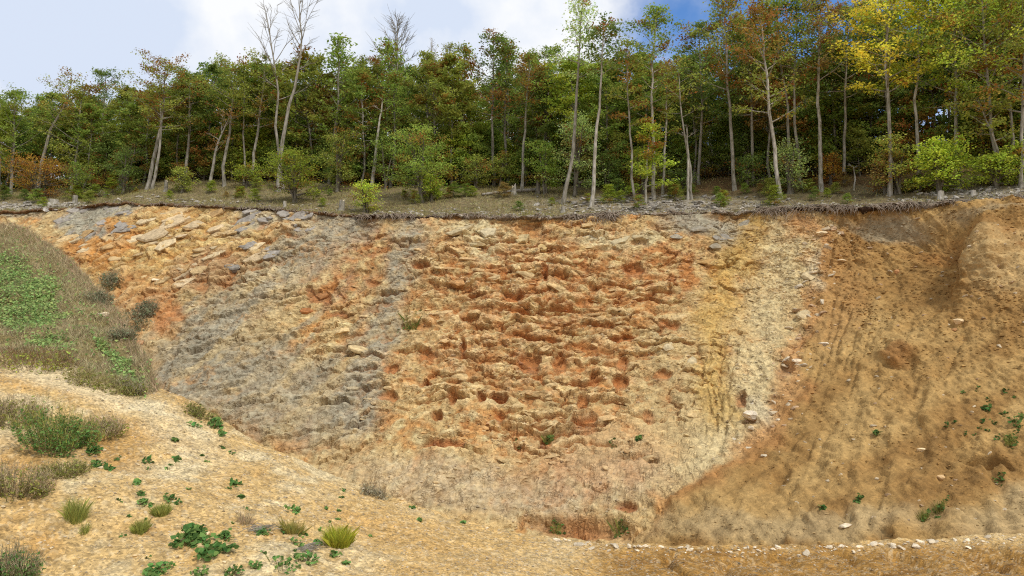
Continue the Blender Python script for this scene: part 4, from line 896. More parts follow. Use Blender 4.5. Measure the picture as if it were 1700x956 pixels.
# ---- bushes and saplings of the edge
def bush(px, py, wpx, hpx, lcol, label, n=2600, stems=4, autumn=.05, name='bush', lsize=.16, cat='bush', hosts=(floor,), seed=None):
    h = hit(px, py, hosts); b = h[0]; k = b.y / FPX; r = np.random.default_rng(int(px * 7 + py))
    H = hpx * k; Wd = wpx * k * .5
    wood, lv = [], []
    for s in range(stems):
        a = r.uniform(0, 6.28); lean = r.uniform(.1, .55) * Wd
        P = np.array([(r.normal() * .08, r.normal() * .08, -.1), (math.cos(a) * lean * .4, math.sin(a) * lean * .4, H * .4), (math.cos(a) * lean, math.sin(a) * lean, H * r.uniform(.75, 1.0))])
        W, Lf = grow(int(px * 13 + py * 3 + s), P, .05 + .012 * H, cbase=.12, crad=Wd * .75, nl=11, nleaf=n // stems, lsize=lsize, up=.35, autumn=autumn, sides=5, spread=.18 + .03 * H, twigs=4)
        wood.append(W); lv.append(Lf)
    W = join(wood); k2 = 0; Vs, Fs, Cs = [], [], []
    for V, Fq, c in lv: Vs.append(V); Fs.append(Fq + k2); Cs.append(c); k2 += len(V)
    return tree_obj(name, W, (np.concatenate(Vs), np.concatenate(Fs), np.concatenate(Cs)), b, lcol, BARKD, label, cat)
bush(490, 337, 118, 84, YG * .62, 'wide yellow-green bush on two stems at the grass edge', 5200, 5, .06)
bush(607, 354, 56, 52, YG * 1.25, 'small bright yellow-green bush overhanging the quarry edge', 2600, 4, .15, lsize=.13)
bush(700, 336, 105, 135, GREEN * 1.25, 'large bushy green beech, leafy to the ground, at the edge', 8200, 6, .1, name='beech_bush')
bush(716, 334, 44, 40, YG, 'low yellow-green shrub at the foot of the large beech bush', 1500, 3, .0)
bush(303, 320, 44, 42, OLIVE * 1.15, 'small olive bush in the grass behind the sawn stumps', 1500, 3, .1)
bush(408, 312, 60, 36, YG * .8, 'low yellowish bush between bent stem and wide bush', 1800, 3, .08)
bush(60, 330, 120, 66, ORA * .75, 'rusty orange thicket at the left end of the clearing', 5200, 6, .35)
bush(130, 330, 70, 60, GREEN * .9, 'dark green thicket beside the rusty orange one', 2600, 4, .1)
bush(205, 322, 60, 90, DGREEN, 'dark green shrub behind the broken stump on the grass', 3200, 4, .04)
bush(906, 322, 54, 90, GREEN * 1.3, 'young green beech with feathery layered twigs near the fallen log', 3600, 3, .04, name='beech_sapling')
bush(955, 325, 90, 130, PALE, 'pale-leaved aspen-like shrub wrapped round the tall leaning tree', 3400, 4, .06, lsize=.17)
bush(1070, 322, 76, 76, YG * .8, 'golden-green low beech foliage around the pale clump of stems', 3000, 4, .1)
bush(1010, 318, 60, 74, DGREEN * 1.2, 'dark green bush right of the whitish straight trunk', 2400, 3, .03)
bush(1312, 322, 56, 96, PALE * .9, 'grey-green leafy shrub on several stems before the rusty leaning beech', 3000, 5, .06, lsize=.15)
bush(1379, 306, 40, 56, ORA, 'orange-brown shrub behind the straight pale trunk', 1600, 3, .3)
bush(1490, 322, 66, 100, OLIVE * 1.4, 'yellowish tall shrub at the foot of the yellow tree', 3400, 4, .2)
bush(1470, 322, 50, 54, BRN * 1.1, 'brownish twiggy shrub with bare grey stems', 1100, 5, .3)
bush(1560, 322, 100, 84, YG * 1.15, 'bright light green hazel-like bush beside the sawn stump', 5200, 5, .02, lsize=.18)
bush(1655, 312, 90, 56, YG * .95, 'low light green bush on the pale rubble edge', 3600, 5, .02)
bush(1695, 306, 60, 66, YG * .9, 'light green bush at the right end of the rubble edge', 2600, 4, .05)
bush(1130, 316, 60, 30, DGREEN, 'low dark fern-like bush in the shade beyond the snapped stem', 1200, 3, .0)
bush(1240, 312, 60, 60, DGREEN * 1.2, 'dark green bush in shade near the tall straight beech', 2200, 3, .05)
bush(790, 312, 60, 50, OLIVE, 'olive shrub in the gap left of the fallen log', 2000, 3, .15)
bush(830, 312, 50, 70, OLIVE * 1.1, 'yellow-olive leafy sapling left of the slender pale beech', 2400, 3, .15)
bush(560, 318, 70, 110, OLIVE * 1.05, 'olive leafy young tree between wide bush and dead pole', 3800, 4, .12)
bush(640, 314, 60, 90, GREEN, 'green shrub close behind the dead leaning pole', 2800, 3, .06)
print("STAGE", 'bush', time.time() - T0)

# ---- the wood behind: shared shapes, single trees
ARCH = []
for i in range(12):
    r = np.random.default_rng(50 + i); Hh = 15.
    wob = np.cumsum(r.normal(size=(6, 2)) * .25, 0); P = np.c_[wob, np.linspace(-.4, Hh, 6)]; P[0, :2] = 0
    W, Lf = grow(60 + i, P, .125, cbase=[.12, .3, .42][i % 3], crad=r.uniform(2.6, 3.4), nl=34, nleaf=6200, lsize=.27, autumn=[.01, .03, .06, .18][i % 4], spread=.33, up=.5)
    ARCH.append((mk('wood_trunk', W[0], W[1], M_bark, smooth=True), mk('wood_crown', Lf[0], Lf[1], M_leaf, Lf[2])))
for i in range(4):
    r = np.random.default_rng(150 + i)
    P = np.c_[np.cumsum(r.normal(size=(6, 2)) * .22, 0), np.linspace(-.4, 15, 6)]; P[0, :2] = 0
    W, Lf = grow(160 + i, P, .14, cbase=.35, crad=r.uniform(1.7, 2.4), nl=32, nleaf=1900, lsize=.24, autumn=[.03, .25, .08, .15][i], spread=.34, up=1.05, twigs=6)
    ARCH.append((mk('wispy_trunk', W[0], W[1], M_bark, smooth=True), mk('wispy_crown', Lf[0], Lf[1], M_leaf, Lf[2])))
UND = []
for i in range(5):
    r = np.random.default_rng(90 + i); P = np.c_[np.cumsum(r.normal(size=(5, 2)) * .15, 0), np.linspace(-.2, 6, 5)]
    W, Lf = grow(95 + i, P, .06, cbase=.06, crad=2.4, nl=26, nleaf=3600, lsize=.22, autumn=[.0, .05, .12, .03, .4][i], spread=.34, up=.35, shape=.2)
    UND.append((mk('sapling_trunk', W[0], W[1], M_bark, smooth=True), mk('sapling_crown', Lf[0], Lf[1], M_leaf, Lf[2])))
KINDS = [(GREEN * .95, 'green'), (OLIVE * .9, 'olive'), (DGREEN, 'dark green'), (YG * .7, 'yellow-green'), (BRN, 'brownish')]
MARK = [(-60, 'the far left end tree'), (25, 'the green tree at the left end'), (90, 'the pale slanting beech'), (135, 'the dark green thicket'), (172, 'the tall broken stump'), (245, 'the leaning twin-stemmed beech'), (310, 'the stout half-hidden trunk'), (360, 'the crooked forked beech'), (405, 'the thin white pole stem'), (440, 'the slender bare tree'), (485, 'the tallest bare tree'), (545, 'the wide yellow-green bush'), (590, 'the small overhanging bush'), (630, 'the leaning dead pole'), (660, 'the round twiggy crown'), (705, 'the large beech bush'), (735, 'the dead forked trunk'), (775, 'the bent grey sapling'), (820, 'the ragged reddish top'), (870, 'the slender rust-clustered beech'), (912, 'the young layered beech'), (955, 'the tall leaning edge tree'), (1000, 'the straight whitish trunk'), (1045, 'the curved thin stem'), (1085, 'the pale multi-stemmed beech'), (1143, 'the snapped pale dead stem'), (1210, 'the tall straight beech'), (1255, 'the dense root mat'), (1290, 'the rusty leaning beech'), (1330, 'the grey-green leafy shrub'), (1362, 'the straight pale trunk'), (1410, 'the thin leafless snag'), (1475, 'the bright yellow tree'), (1525, 'the white-barked trunk'), (1565, 'the sawn tree stump'), (1615, 'the short whitish stump'), (1648, 'the tilting grey trunk'), (1700, 'the olive tree at the right end'), (1780, 'the right end of the rubble edge')]
def near(px): return min(MARK, key=lambda m: abs(m[0] - px))[1]
nb = 0
row = 0; d = 7.0
while d < 62:
    sp = 3.6 + d * .03
    xx = -78 + (row % 2) * sp * .5
    while xx < 58:
        x = xx + random.uniform(-1.3, 1.3); dj = d + random.uniform(-1.3, 1.3); xx += sp
        y = float(ye_i(x)) + dj; z = float((floor_base(np.array([x]), np.array([dj])) + floor_n(np.array([x]), np.array([dj])))[0])
        px, py = proj(x, y, z)
        if not (-90 < px < 1790): continue
        if dj < np.interp(px, [0, 300, 600, 900, 1000, 1200, 1700], [10.5, 11.5, 14, 14.5, 11, 10, 9]): continue
        if dj < 13 and random.random() < .5: continue
        if any((x - q[0].item() if hasattr(q[0], 'item') else x - q[0]) ** 2 + (y - q[1]) ** 2 < 1.8 for q, _ in FRONT): continue
        if d > 22 and px < 1000 and random.random() < .35: continue
        if d > 40 and px < 1000 and random.random() < .3: continue
        Ht = np.interp(px, [0, 300, 500, 850, 1100, 1400, 1700], [11.4, 13.4, 14.4, 14.6, 13.6, 13.8, 15.8]) * random.uniform(.8, 1.12)
        Ht *= np.interp(dj, [0, 20, 60], [1, .96, .86])
        k, kn = random.choices(KINDS, [5, 4, 3, 3, .7] if px < 1000 else [5, 2, 4, 2, .4])[0]
        ai = random.randrange(12)
        if random.random() < .3: ai = 12 + random.randrange(4); Ht *= 1.14
        if px > 1050 and d < 16 and ai < 12: ai = ai // 3 * 3 + 2
        wm, lm = ARCH[ai]
        o = tree_obj('forest_tree', wm, lm, (x, y, z), k * random.uniform(.8, 1.15), BARK * random.uniform(.6, .95), kn + ' leafy tree ' + ('close behind ' if dj < 16 else 'well behind ' if dj < 32 else 'deep in the wood behind ') + near(px), 'tree', kn + ' trees of the dense wood', random.uniform(0, 6.28))
        s = Ht / 15; o.scale = (s * random.uniform(.9, 1.15),) * 2 + (s,); nb += 1
    d += sp * .95; row += 1
nu = 0
for i in range(280):
    px = random.uniform(-40, 1740) if i < 170 else random.uniform(-40, 1150); dj = float(np.interp(px, [0, 300, 600, 900, 1000, 1700], [11.5, 12.5, 15, 16, 13, 13])) + random.uniform(0, 9)
    if random.random() < .35 and px > 980: continue
    a_ = (px - 850) / FPX; y = 70.
    for _ in range(4): x = a_ * (y * 1.02); y = float(ye_i(x)) + dj
    z = float((floor_base(np.array([x]), np.array([dj])) + floor_n(np.array([x]), np.array([dj])))[0])
    if any((x - q[0]) ** 2 + (y - q[1]) ** 2 < .8 for q, _ in FRONT): continue
    k, kn = random.choices(KINDS, [5, 4, 4, 3, 1])[0]
    wm, lm = random.choice(UND); s = random.uniform(.55, 1.15)
    o = tree_obj('understory_sapling', wm, lm, (x, y, z), k * random.uniform(.85, 1.2), BARKD, kn + (' big' if s > .85 else ' small') + ' leafy sapling in the understory behind ' + near(px), 'sapling', kn + ' saplings of the understory', random.uniform(0, 6.28))
    o.scale = (s, s, s); nu += 1
# low shrubs dotted over the clearing
for i in range(70):
    px = random.uniform(0, 1690); dj = random.uniform(1.2, 9)
    y = 70.
    for _ in range(4): x = (px - 850) / FPX * (y * 1.02); y = float(ye_i(x)) + dj
    z = float((floor_base(np.array([x]), np.array([dj])) + floor_n(np.array([x]), np.array([dj])))[0])
    k, kn = random.choices(KINDS, [5, 3, 2, 4, 2])[0]; wm, lm = random.choice(UND); s = random.uniform(.1, .3)
    o = tree_obj('low_shrub', wm, lm, (x, y, z), k * random.uniform(.9, 1.2), BARKD, kn + ' knee-high shrub on the clearing before ' + near(px), 'shrub', kn + ' low shrubs on the clearing', random.uniform(0, 6.28)); o.scale = (s * 1.3, s * 1.3, s)
print("STAGE", 'wood', nb, nu, time.time() - T0)
#--PART3--
# ------------------------------------------------------------------ grass, weeds, roots, stumps
def blades(P, h, r, w_=.02, lean=.35, au=None, thin=False):
    n = len(P); a = r.uniform(0, 6.28, n); l = r.normal(size=(n, 2)) * lean
    h = np.broadcast_to(h, (n,)) * r.uniform(.5, 1.3, n)
    wv = np.stack([np.cos(a), np.sin(a), 0 * a], -1) * (np.broadcast_to(w_, (n,)))[:, None]
    tip = P + np.stack([l[:, 0] * h, l[:, 1] * h, h], -1)
    midp = P + np.stack([l[:, 0] * h * .3, l[:, 1] * h * .3, h * .55], -1)
    if thin:
        c = np.stack([r.random(n), r.random(n), au if au is not None else r.random(n) * .2], -1)
        return np.stack([P - wv, P + wv, tip], 1).reshape(-1, 3), np.arange(3 * n).reshape(n, 3), np.repeat(c, 3, 0)
    V = np.stack([P - wv, P + wv, midp + wv * .7, tip, midp - wv * .7], 1)
    c = np.stack([r.random(n), r.random(n), au if au is not None else r.random(n) * .2], -1)
    return V.reshape(-1, 3), np.arange(5 * n).reshape(n, 5), np.repeat(c, 5, 0)
def discs(P, s, r, tilt=.5):
    n = len(P); nr = r.normal(size=(n, 3)) * tilt; nr[:, 2] += 1; nr[:, 1] -= .35; nr /= np.linalg.norm(nr, axis=1)[:, None]
    u = np.cross(nr, r.normal(size=(n, 3))); u /= np.linalg.norm(u, axis=1)[:, None]; v = np.cross(nr, u)
    a = np.linspace(0, 2 * np.pi, 6, endpoint=False); rad = np.array([1.1, .85, 1.0, .55, 1.0, .85])
    s = np.broadcast_to(s, (n,)) * r.uniform(.6, 1.25, n)
    V = P[:, None] + (u[:, None] * (np.cos(a) * rad)[None, :, None] + v[:, None] * (np.sin(a) * rad)[None, :, None]) * s[:, None, None] + nr[:, None] * (np.array([.1, 0, .1, -.05, .1, 0])[None, :, None] * s[:, None, None])
    c = np.stack([r.random(n), r.random(n), r.random(n) * .06], -1)
    return V.reshape(-1, 3), np.arange(6 * n).reshape(n, 6), np.repeat(c, 6, 0)
def sample_grid(G, mask, n, r):      # random points on a terrain grid, weighted by mask
    p = mask[:-1, :-1].ravel().astype(float); p = p / p.sum(); k = r.choice(len(p), n, p=p); i, j = np.divmod(k, G.shape[1] - 1)
    a, b = r.random((n, 1)), r.random((n, 1))
    return (G[i, j] * (1 - a) + G[i, j + 1] * a) * (1 - b) + (G[i + 1, j] * (1 - a) + G[i + 1, j + 1] * a) * b
def cell_area(G):
    u = G[:-1, 1:] - G[:-1, :-1]; v = G[1:, :-1] - G[:-1, :-1]; A = np.zeros(G.shape[:2]); A[:-1, :-1] = np.linalg.norm(np.cross(u, v), axis=-1); return A
r3 = np.random.default_rng(5)
DRY = np.array([.48, .40, .26]); DRYG = np.array([.33, .31, .13]); GREYG = np.array([.34, .32, .22])
# forest edge grass
GF = np.stack([FX, FYY, FZZ], -1); AF = cell_area(GF)
gmask = AF * (FD > -.3) * (FD < 16) * (fpx > -60) * (fpx < 1760) * np.where(fpx < 1020, 1, .35) * (1 - .6 * rub) * (.5 + sstep(-.3, .4, fbm(FX * .5, FD * .5, 3, 140))) * np.where(FD < .8, 3.5, 1)
P = sample_grid(GF, gmask, 42000, r3)
V, Fq, c = blades(P, .24, r3, .022, .6, None, True); ob_ = tag(ob('edge_grass', mk('edge_grass', V, Fq, M_grass, c), color=DRYG), 'thin dry grass covering the clearing above the quarry edge', 'grass', kind='stuff')
# bank grass and ground cover
GM = np.stack([MX, MY, Mz], -1); AM = cell_area(GM)
vis = (mpx > -160) * (ov < 1.5)
up_b = np.clip(sstep(-70, -20, mpy - np.interp(mpx, rid[:, 0], rid[:, 1]) - 60) , 0, 1)
leafm = np.clip(blob(mw, mh, 40, 505, 75, 62, 20, .5) + blob(mw, mh, 195, 600, 70, 16, 48, .5) + .7 * blob(mw, mh, 0, 450, 50, 30) + .5 * blob(mw, mh, 90, 575, 50, 20), 0, 1)
P = sample_grid(GM, AM * bank * vis * (1 - .2 * leafm) * (.15 + sstep(-.3, .5, fbm(MX * .8, MY * .8, 3, 141))), 42000, r3)
V, Fq, c = blades(P, .19, r3, .011, .7, r3.random(len(P)) * .3, True); tag(ob('bank_grass', mk('bank_grass', V, Fq, M_grass, c), color=np.array([.44, .40, .24])), 'brownish dry grass over the overgrown bank', 'grass', kind='stuff')
P = sample_grid(GM, AM * bank * vis * (sstep(.2, 1.1, leafm + .9 * fbm(MX * 1.1, MY * 1.1, 4, 142, .65)) + .03), 12000, r3); P[:, 2] += r3.uniform(.0, .2, len(P))
V, Fq, c = discs(P, .05, r3); tag(ob('ground_cover', mk('ground_cover', V, Fq, M_leaf, c), color=np.array([.29, .41, .14])), 'bright green leafy ground cover carpeting the overgrown bank', 'ground cover', kind='stuff')
# tall dry fringe along the bank crest
P = sample_grid(GM, AM * bank * vis * np.exp(-((yr[None] - MY - .5) / 1.3) ** 2) * (mpx < 262), 9000, r3)
V, Fq, c = blades(P, .32, r3, .009, .6, r3.random(len(P)) * .35, True); tag(ob('tall_dry_grass', mk('tall_dry_grass', V, Fq, M_grass, c), color=DRY), 'tall brown seeding grass along the bank crest', 'grass', kind='stuff')
# sparse weeds on the mound: single plants
def mound_pt(px, py):
    h = hit(px, py, (mound, banko)); return h[0] if h else None
def plant(name, px, py, label, cat, group=None, leaf=None, grass=None, hosts=None):
    h = hit(px, py, hosts or (mound, banko))
    if not h: return
    b = h[0]; k = b.y / FPX; r = np.random.default_rng(int(px * 31 + py * 17))
    e_ = bpy.data.objects.new(name, None); col.objects.link(e_); e_.location = b; e_.empty_display_size = .2
    nx_, ny_ = h[1].x, h[1].y; nz_ = max(.7, h[1].z)
    def onslope(q): q[:, 2] += -(nx_ * q[:, 0] + ny_ * q[:, 1]) / nz_; return q
    if leaf:
        n_, wd, hh, sz_, cc = leaf[:5]
        aa, rr = r.uniform(0, 6.28, n_), np.sqrt(r.random(n_)); wob = 1 + .3 * np.sin(aa * 3 + px) + .2 * np.sin(aa * 5 + py)
        q = np.stack([np.cos(aa) * rr * wob * wd * .5 * k, np.sin(aa) * rr * wob * wd * .5 * k, (r.random(n_) ** .7) * hh * k * (1 - .5 * rr)], -1); q = onslope(q)
        V, Fq, c = discs(q, sz_ * k, r); ob('leaves', mk('leaves', V, Fq, M_leaf, c), e_, color=cc)
        st = [tube(np.array([q[i] * np.array([.7, .7, 0]) + np.array([0, 0, -.03 - (nx_ * q[i, 0] + ny_ * q[i, 1]) * .7 / nz_]), q[i]]), np.array([.006, .004]), 3) for i in range(min(n_, 24))]
        V, Fq = join(st); tag(ob('stems', mk('stems', V, Fq, M_bark), e_, color=(.2, .2, .08)), kind='stuff')
    if grass:
        n_, wd, hh, cc, ln_ = grass[:5]
        aa, rr = r.uniform(0, 6.28, n_), np.sqrt(r.random(n_)) * .5
        q = onslope(np.stack([np.cos(aa) * rr * wd * .6 * k, np.sin(aa) * rr * wd * .6 * k, 0 * aa - .02], -1))
        V, Fq, c = blades(q, hh * k, r, .22 * k, .25, r.random(n_) * (.12 if len(grass) < 6 else grass[5]))
        V = V.reshape(n_, 5, 3); out_ = np.stack([np.cos(aa), np.sin(aa)], -1) * rr[:, None] * hh * k * ln_; V[:, 3, :2] += out_; V[:, [2, 4], :2] += out_[:, None] * .35; V = V.reshape(-1, 3)
        ob('blades', mk('blades', V, Fq, M_grass, c), e_, color=cc)
    tag(e_, label, cat, group); return e_
LG = np.array([.13, .25, .07]); TG = np.array([.40, .42, .05]); TG2 = np.array([.30, .33, .08])
plant('grass_tuft', 562, 903, 'rounded bright yellow-green grass tuft standing alone on the gravel', 'grass tuft', grass=(2200, 60, 23, TG, 1.2))
plant('grass_tuft', 267, 852, 'small green grass tuft among little weeds and stones', 'grass tuft', grass=(1000, 40, 13, TG2, 1.1))
plant('grass_tuft', 233, 882, 'fuzzy green grass tuft below the small weed patch', 'grass tuft', grass=(900, 34, 16, TG2, 1.0))
plant('grass_tuft', 485, 884, 'loose yellowish grass tuft with leafy weeds at its base', 'grass tuft', grass=(700, 52, 19, np.array([.32, .29, .08]), 1.2), leaf=(36, 40, 8, 4, LG))
plant('grass_tuft', 125, 862, 'upright green tuft on the slope below the big weedy bush', 'grass tuft', grass=(800, 50, 28, TG2, .8))
plant('grass_tuft', 408, 868, 'faded tan grass tuft beside the grey dead stems', 'grass tuft', grass=(260, 34, 18, DRY, 1.0, .3))
plant('grass_tuft', 140, 884, 'little yellowish tuft under the upright green one', 'grass tuft', grass=(180, 20, 14, TG2, .8))
plant('leafy_plant', 322, 900, 'large dark green patch of round coltsfoot-like leaves', 'plant', leaf=(150, 56, 22, 5.6, LG))
plant('leafy_plant', 352, 918, 'lower lobe of round green leaves trailing down the gravel', 'plant', leaf=(120, 56, 14, 5.4, LG * .95))
plant('leafy_plant', 374, 893, 'small clump of round leaves beside the large leaf patch', 'plant', leaf=(34, 24, 9, 4.6, LG))
plant('leafy_plant', 262, 954, 'wide low green plant at the bottom of the gravel slope', 'plant', leaf=(80, 46, 16, 4.6, LG * 1.1))
for px, py, wd, n_, lab in [(155, 752, 26, 40, 'dark green leaf clump just under the big weedy bush'), (164, 774, 30, 50, 'wider leaf clump right below the weedy bush clump'), (180, 780, 16, 20, 'tiny leaf clump beside the wider one under the bush'),
        (246, 765, 16, 22, 'small weed rosette alone on open orange gravel'), (290, 733, 14, 18, 'small green weed high on the open gravel'), (294, 764, 15, 20, 'little weed beside a dry twig on the gravel'), (390, 805, 20, 26, 'green weed rosette in the middle of the gravel slope'),
        (401, 826, 12, 16, 'small bright weed below the mid-slope rosette'), (488, 848, 24, 34, 'compact green weed above the loose yellowish tuft'), (228, 803, 16, 20, 'small weed at the upper end of the weed row'), (233, 822, 16, 22, 'small weed in the row above the small grass tuft'),
        (283, 830, 22, 30, 'leafy weed just right of the small grass tuft'), (240, 838, 26, 36, 'spreading grey-green weed left of the small grass tuft'), (558, 922, 18, 26, 'small round weed below the bright grass tuft'), (575, 936, 14, 18, 'tiny weed next to the small round weed below the tuft'),
        (435, 886, 22, 30, 'green weed growing through grey dead stems'), (505, 930, 44, 60, 'broad patch of small weeds near the bright tuft'), (470, 940, 50, 60, 'loose patch of weeds at the foot of the slope'), (425, 942, 24, 30, 'small leafy weed left of the loose weed patch'), (330, 954, 30, 30, 'weed below the large round-leaved patch'),
        (385, 955, 36, 40, 'low weed patch at the bottom below the leaf clump'), (495, 905, 26, 26, 'sparse weed between loose tuft and bright tuft'), (530, 905, 22, 22, 'thin weed left of the bright grass tuft'),
        (355, 708, 34, 60, 'bright green weed patch on the mound crest by pale stones'), (366, 722, 18, 20, 'small weed below the crest patch'), (322, 706, 18, 16, 'grey-green weed on the crest left of the bright patch'), (685, 843, 9, 9, 'tiny dark weed near the crest'), (769, 868, 10, 10, 'tiny green weed on the crest above the hollow'), (697, 863, 9, 8, 'tiny weed under the crest on bare sand')]:
    plant('weed', px, py, lab, 'weed', leaf=(n_, wd, wd * .35, 3.6, LG * random.uniform(.85, 1.2)))
for i in range(46):
    px = random.uniform(180, 620); py = random.uniform(690, 950)
    if py < np.interp(px, rid[:, 0], rid[:, 1]) + 12: continue
    plant('weed', px, py, 'tiny scattered weed seedling on the open gravel', 'weed', 'tiny weed seedlings scattered on the gravel', leaf=(9, random.uniform(6, 11), 3, 2.4, LG * random.uniform(.7, 1.1)))
# big weedy bush and its neighbours on the left
def weedy(px, py, wd, hh, lc, gc, nl_, ng, label, hosts=(mound, banko), au=.3):
    h = hit(px, py, hosts)
    if not h: return
    b = h[0]; k = b.y / FPX; r = np.random.default_rng(int(px + py * 3))
    e_ = bpy.data.objects.new('weedy_bush', None); col.objects.link(e_); e_.location = b; e_.empty_display_size = .3
    nrm_ = h[1]; nz_ = max(.75, nrm_.z)
    n_ = 110; nl_ = int(nl_ * 1.6); ng = int(ng * 1.5); lc = np.asarray(lc) * 1.2; aa = r.uniform(0, 6.28, n_); rr = np.sqrt(r.random(n_)); st = []; tips = []
    for a, q in zip(aa, rr):
        f = np.array([math.cos(a) * q * wd * .4 * k, math.sin(a) * q * wd * .3 * k, 0]); f[2] = -(nrm_.x * f[0] + nrm_.y * f[1]) / nz_ - .03
        H = hh * k * r.uniform(.6, 1.1) * (1 - .4 * q); t = f + np.array([math.cos(a) * q * wd * .22 * k, math.sin(a) * q * wd * .15 * k, H])
        st.append(tube(np.array([f, (f + t) / 2 + r.normal(size=3) * .03, t]), np.array([.008, .006, .003]), 3)); tips.append((f, t))
    V, Fq = join(st); ob('stems', mk('stems', V, Fq, M_bark), e_, color=(.24, .2, .12))
    f_ = np.array([p[0] for p in tips]); t_ = np.array([p[1] for p in tips])
    i = r.integers(0, n_, nl_); w_ = r.uniform(.15, .8, (nl_, 1)); q = f_[i] * (1 - w_) + t_[i] * w_ + r.normal(size=(nl_, 3)) * 4 * k
    V, Fq, c = leaves(q, 4.6 * k, r, r.random((nl_, 2)), r.random(nl_) * .08); ob('leaves', mk('leaves', V, Fq, M_leaf, c), e_, color=lc)
    i = r.integers(0, n_, ng); w_ = r.uniform(.3, 1.0, (ng, 1)); q = f_[i] * (1 - w_) + t_[i] * w_ + r.normal(size=(ng, 3)) * 3.5 * k
    V, Fq, c = blades(q, 7 * k, r, .3 * k, .6, r.random(ng) * au, True); tag(ob('seed_heads', mk('seed_heads', V, Fq, M_grass, c), e_, color=gc), kind='stuff')
    tag(e_, label, 'bush'); return e_
weedy(92, 745, 120, 88, LG, TG2 * 1.0, 1500, 2200, 'big weedy bush, dark green below and straw-tipped above')
weedy(165, 722, 80, 36, TG2 * .9, DRY, 350, 1300, 'dry straw-coloured weeds spreading right of the big weedy bush')
weedy(25, 700, 90, 50, TG2 * .8, DRY, 500, 1700, 'brown dry weeds left of the big weedy bush')
weedy(20, 822, 110, 64, TG2 * .8, DRY * .9, 700, 2200, 'dull olive weed thicket on the lower left slope')
weedy(22, 962, 80, 70, LG * .9, GREYG * 1.1, 700, 1500, 'grey dry stems with green leaves at the bottom left')
weedy(105, 790, 80, 30, TG2 * .7, DRYG, 400, 800, 'low loose weeds spilling down under the big bush')
weedy(214, 652, 44, 26, TG2 * .7, GREYG, 400, 700, 'grey-green rounded weed clump where bank meets gravel')
weedy(60, 606, 130, 26, OLIVE, np.array([.22, .15, .08]), 300, 1500, 'brown low grass clump along the bank foot')
weedy(165, 640, 110, 20, TG2 * .7, DRYG, 300, 1200, 'yellow-green low growth along the bank foot')
weedy(335, 690, 50, 14, TG2 * .6, DRYG, 200, 500, 'dry olive weeds on the mound crest')
weedy(622, 822, 40, 12, GREYG, GREYG, 100, 400, 'grey grass tuft peeking over the mound crest')
# grey dead stems lying on the gravel
for px, py, ln_, label in [(430, 882, 46, 'bundle of grey dead stems lying slantwise on the gravel'), (512, 914, 34, 'grey withered stems flattened among the weeds')]:
    b = mound_pt(px, py); k = b.y / FPX; r = np.random.default_rng(px); st = []
    for i in range(60):
        o_ = np.array([r.normal() * ln_ * .22 * k, r.normal() * .12, .02 + r.random() * .08]); d_ = np.array([1., .35 + r.normal() * .15, .22]) * ln_ * k * .5 * r.uniform(.5, 1)
        st.append(tube(np.array([o_ - d_ * .6, o_ + r.normal(size=3) * .02, o_ + d_ * .6]), np.array([.006, .007, .003]), 3))
    V, Fq = join(st); tag(ob('dead_stems', mk('dead_stems', V, Fq, M_bark), loc=b, color=(.30, .27, .23)), label, 'dead stems')
# plants on the face and slope
for px, py, wd, lab, hs in [(683, 543, 34, 'green weed tuft rooted in a clay pocket high on the face', face), (862, 746, 17, 'round green plant in a hollow low on the face', face), (910, 731, 22, 'grey-green plant beside a rusty hollow on the face', face), (1020, 742, 14, 'small blue-green weed on the right part of the face', face), (1060, 728, 12, 'tiny weed near the crumbly rock', face), (925, 884, 24, 'green grass growing in the red foot of the face', face), (1030, 880, 34, 'olive grass clump at the foot corner by the sand', face),
        (1366, 846, 14, 'small dark weed low on the sandy slope', sand), (1425, 832, 18, 'weed beside small stones on the lower sandy slope', sand), (1560, 848, 26, 'bright green weed at the foot of the right slope', sand), (1533, 862, 24, 'dark weed below the bright green one', sand), (1660, 796, 18, 'green weed just below the dark hollow', sand), (1455, 720, 13, 'small weed alone on the middle sandy slope', sand), (1635, 680, 16, 'weed among tiny ones high on the right slope', sand), (1678, 735, 22, 'grey-green weed at the right edge of the slope', sand), (1690, 700, 20, 'weed on the right slope above the dark hollow', sand)]:
    grassy = 'grass' in lab
    plant('weed', px, py, lab, 'weed', leaf=(26, wd, wd * .4, 3.2, LG * .75), grass=(120, wd, wd * .7, TG2 * .8, 1.0) if grassy or wd > 20 else None, hosts=(hs,))
for i in range(26):
    px = random.uniform(1560, 1698); py = random.uniform(640, 730)
    plant('weed', px, py, 'tiny weed sprouting high on the right sandy slope', 'weed', 'tiny weeds on the right sandy slope', leaf=(8, 8, 4, 2.2, LG * .7), hosts=(sand,))
# dark low scrub in the gully at the left foot of the face
for px, py, wd, lab in [(165, 500, 44, 'blue-green scrub on the bank shoulder against the ochre rock'), (228, 540, 50, 'grey scrub in the gully below the rust patch'), (205, 560, 40, 'grey-brown scrub lower in the gully'), (183, 470, 30, 'small brown scrub under the tilted beds'), (245, 518, 30, 'olive scrub against the orange soil')]:
    h = hit(px, py, (face, banko))
    if h: weedy(px, py, wd, 18, np.array([.19, .22, .13]), GREYG, 160, 300, lab, (face, banko))

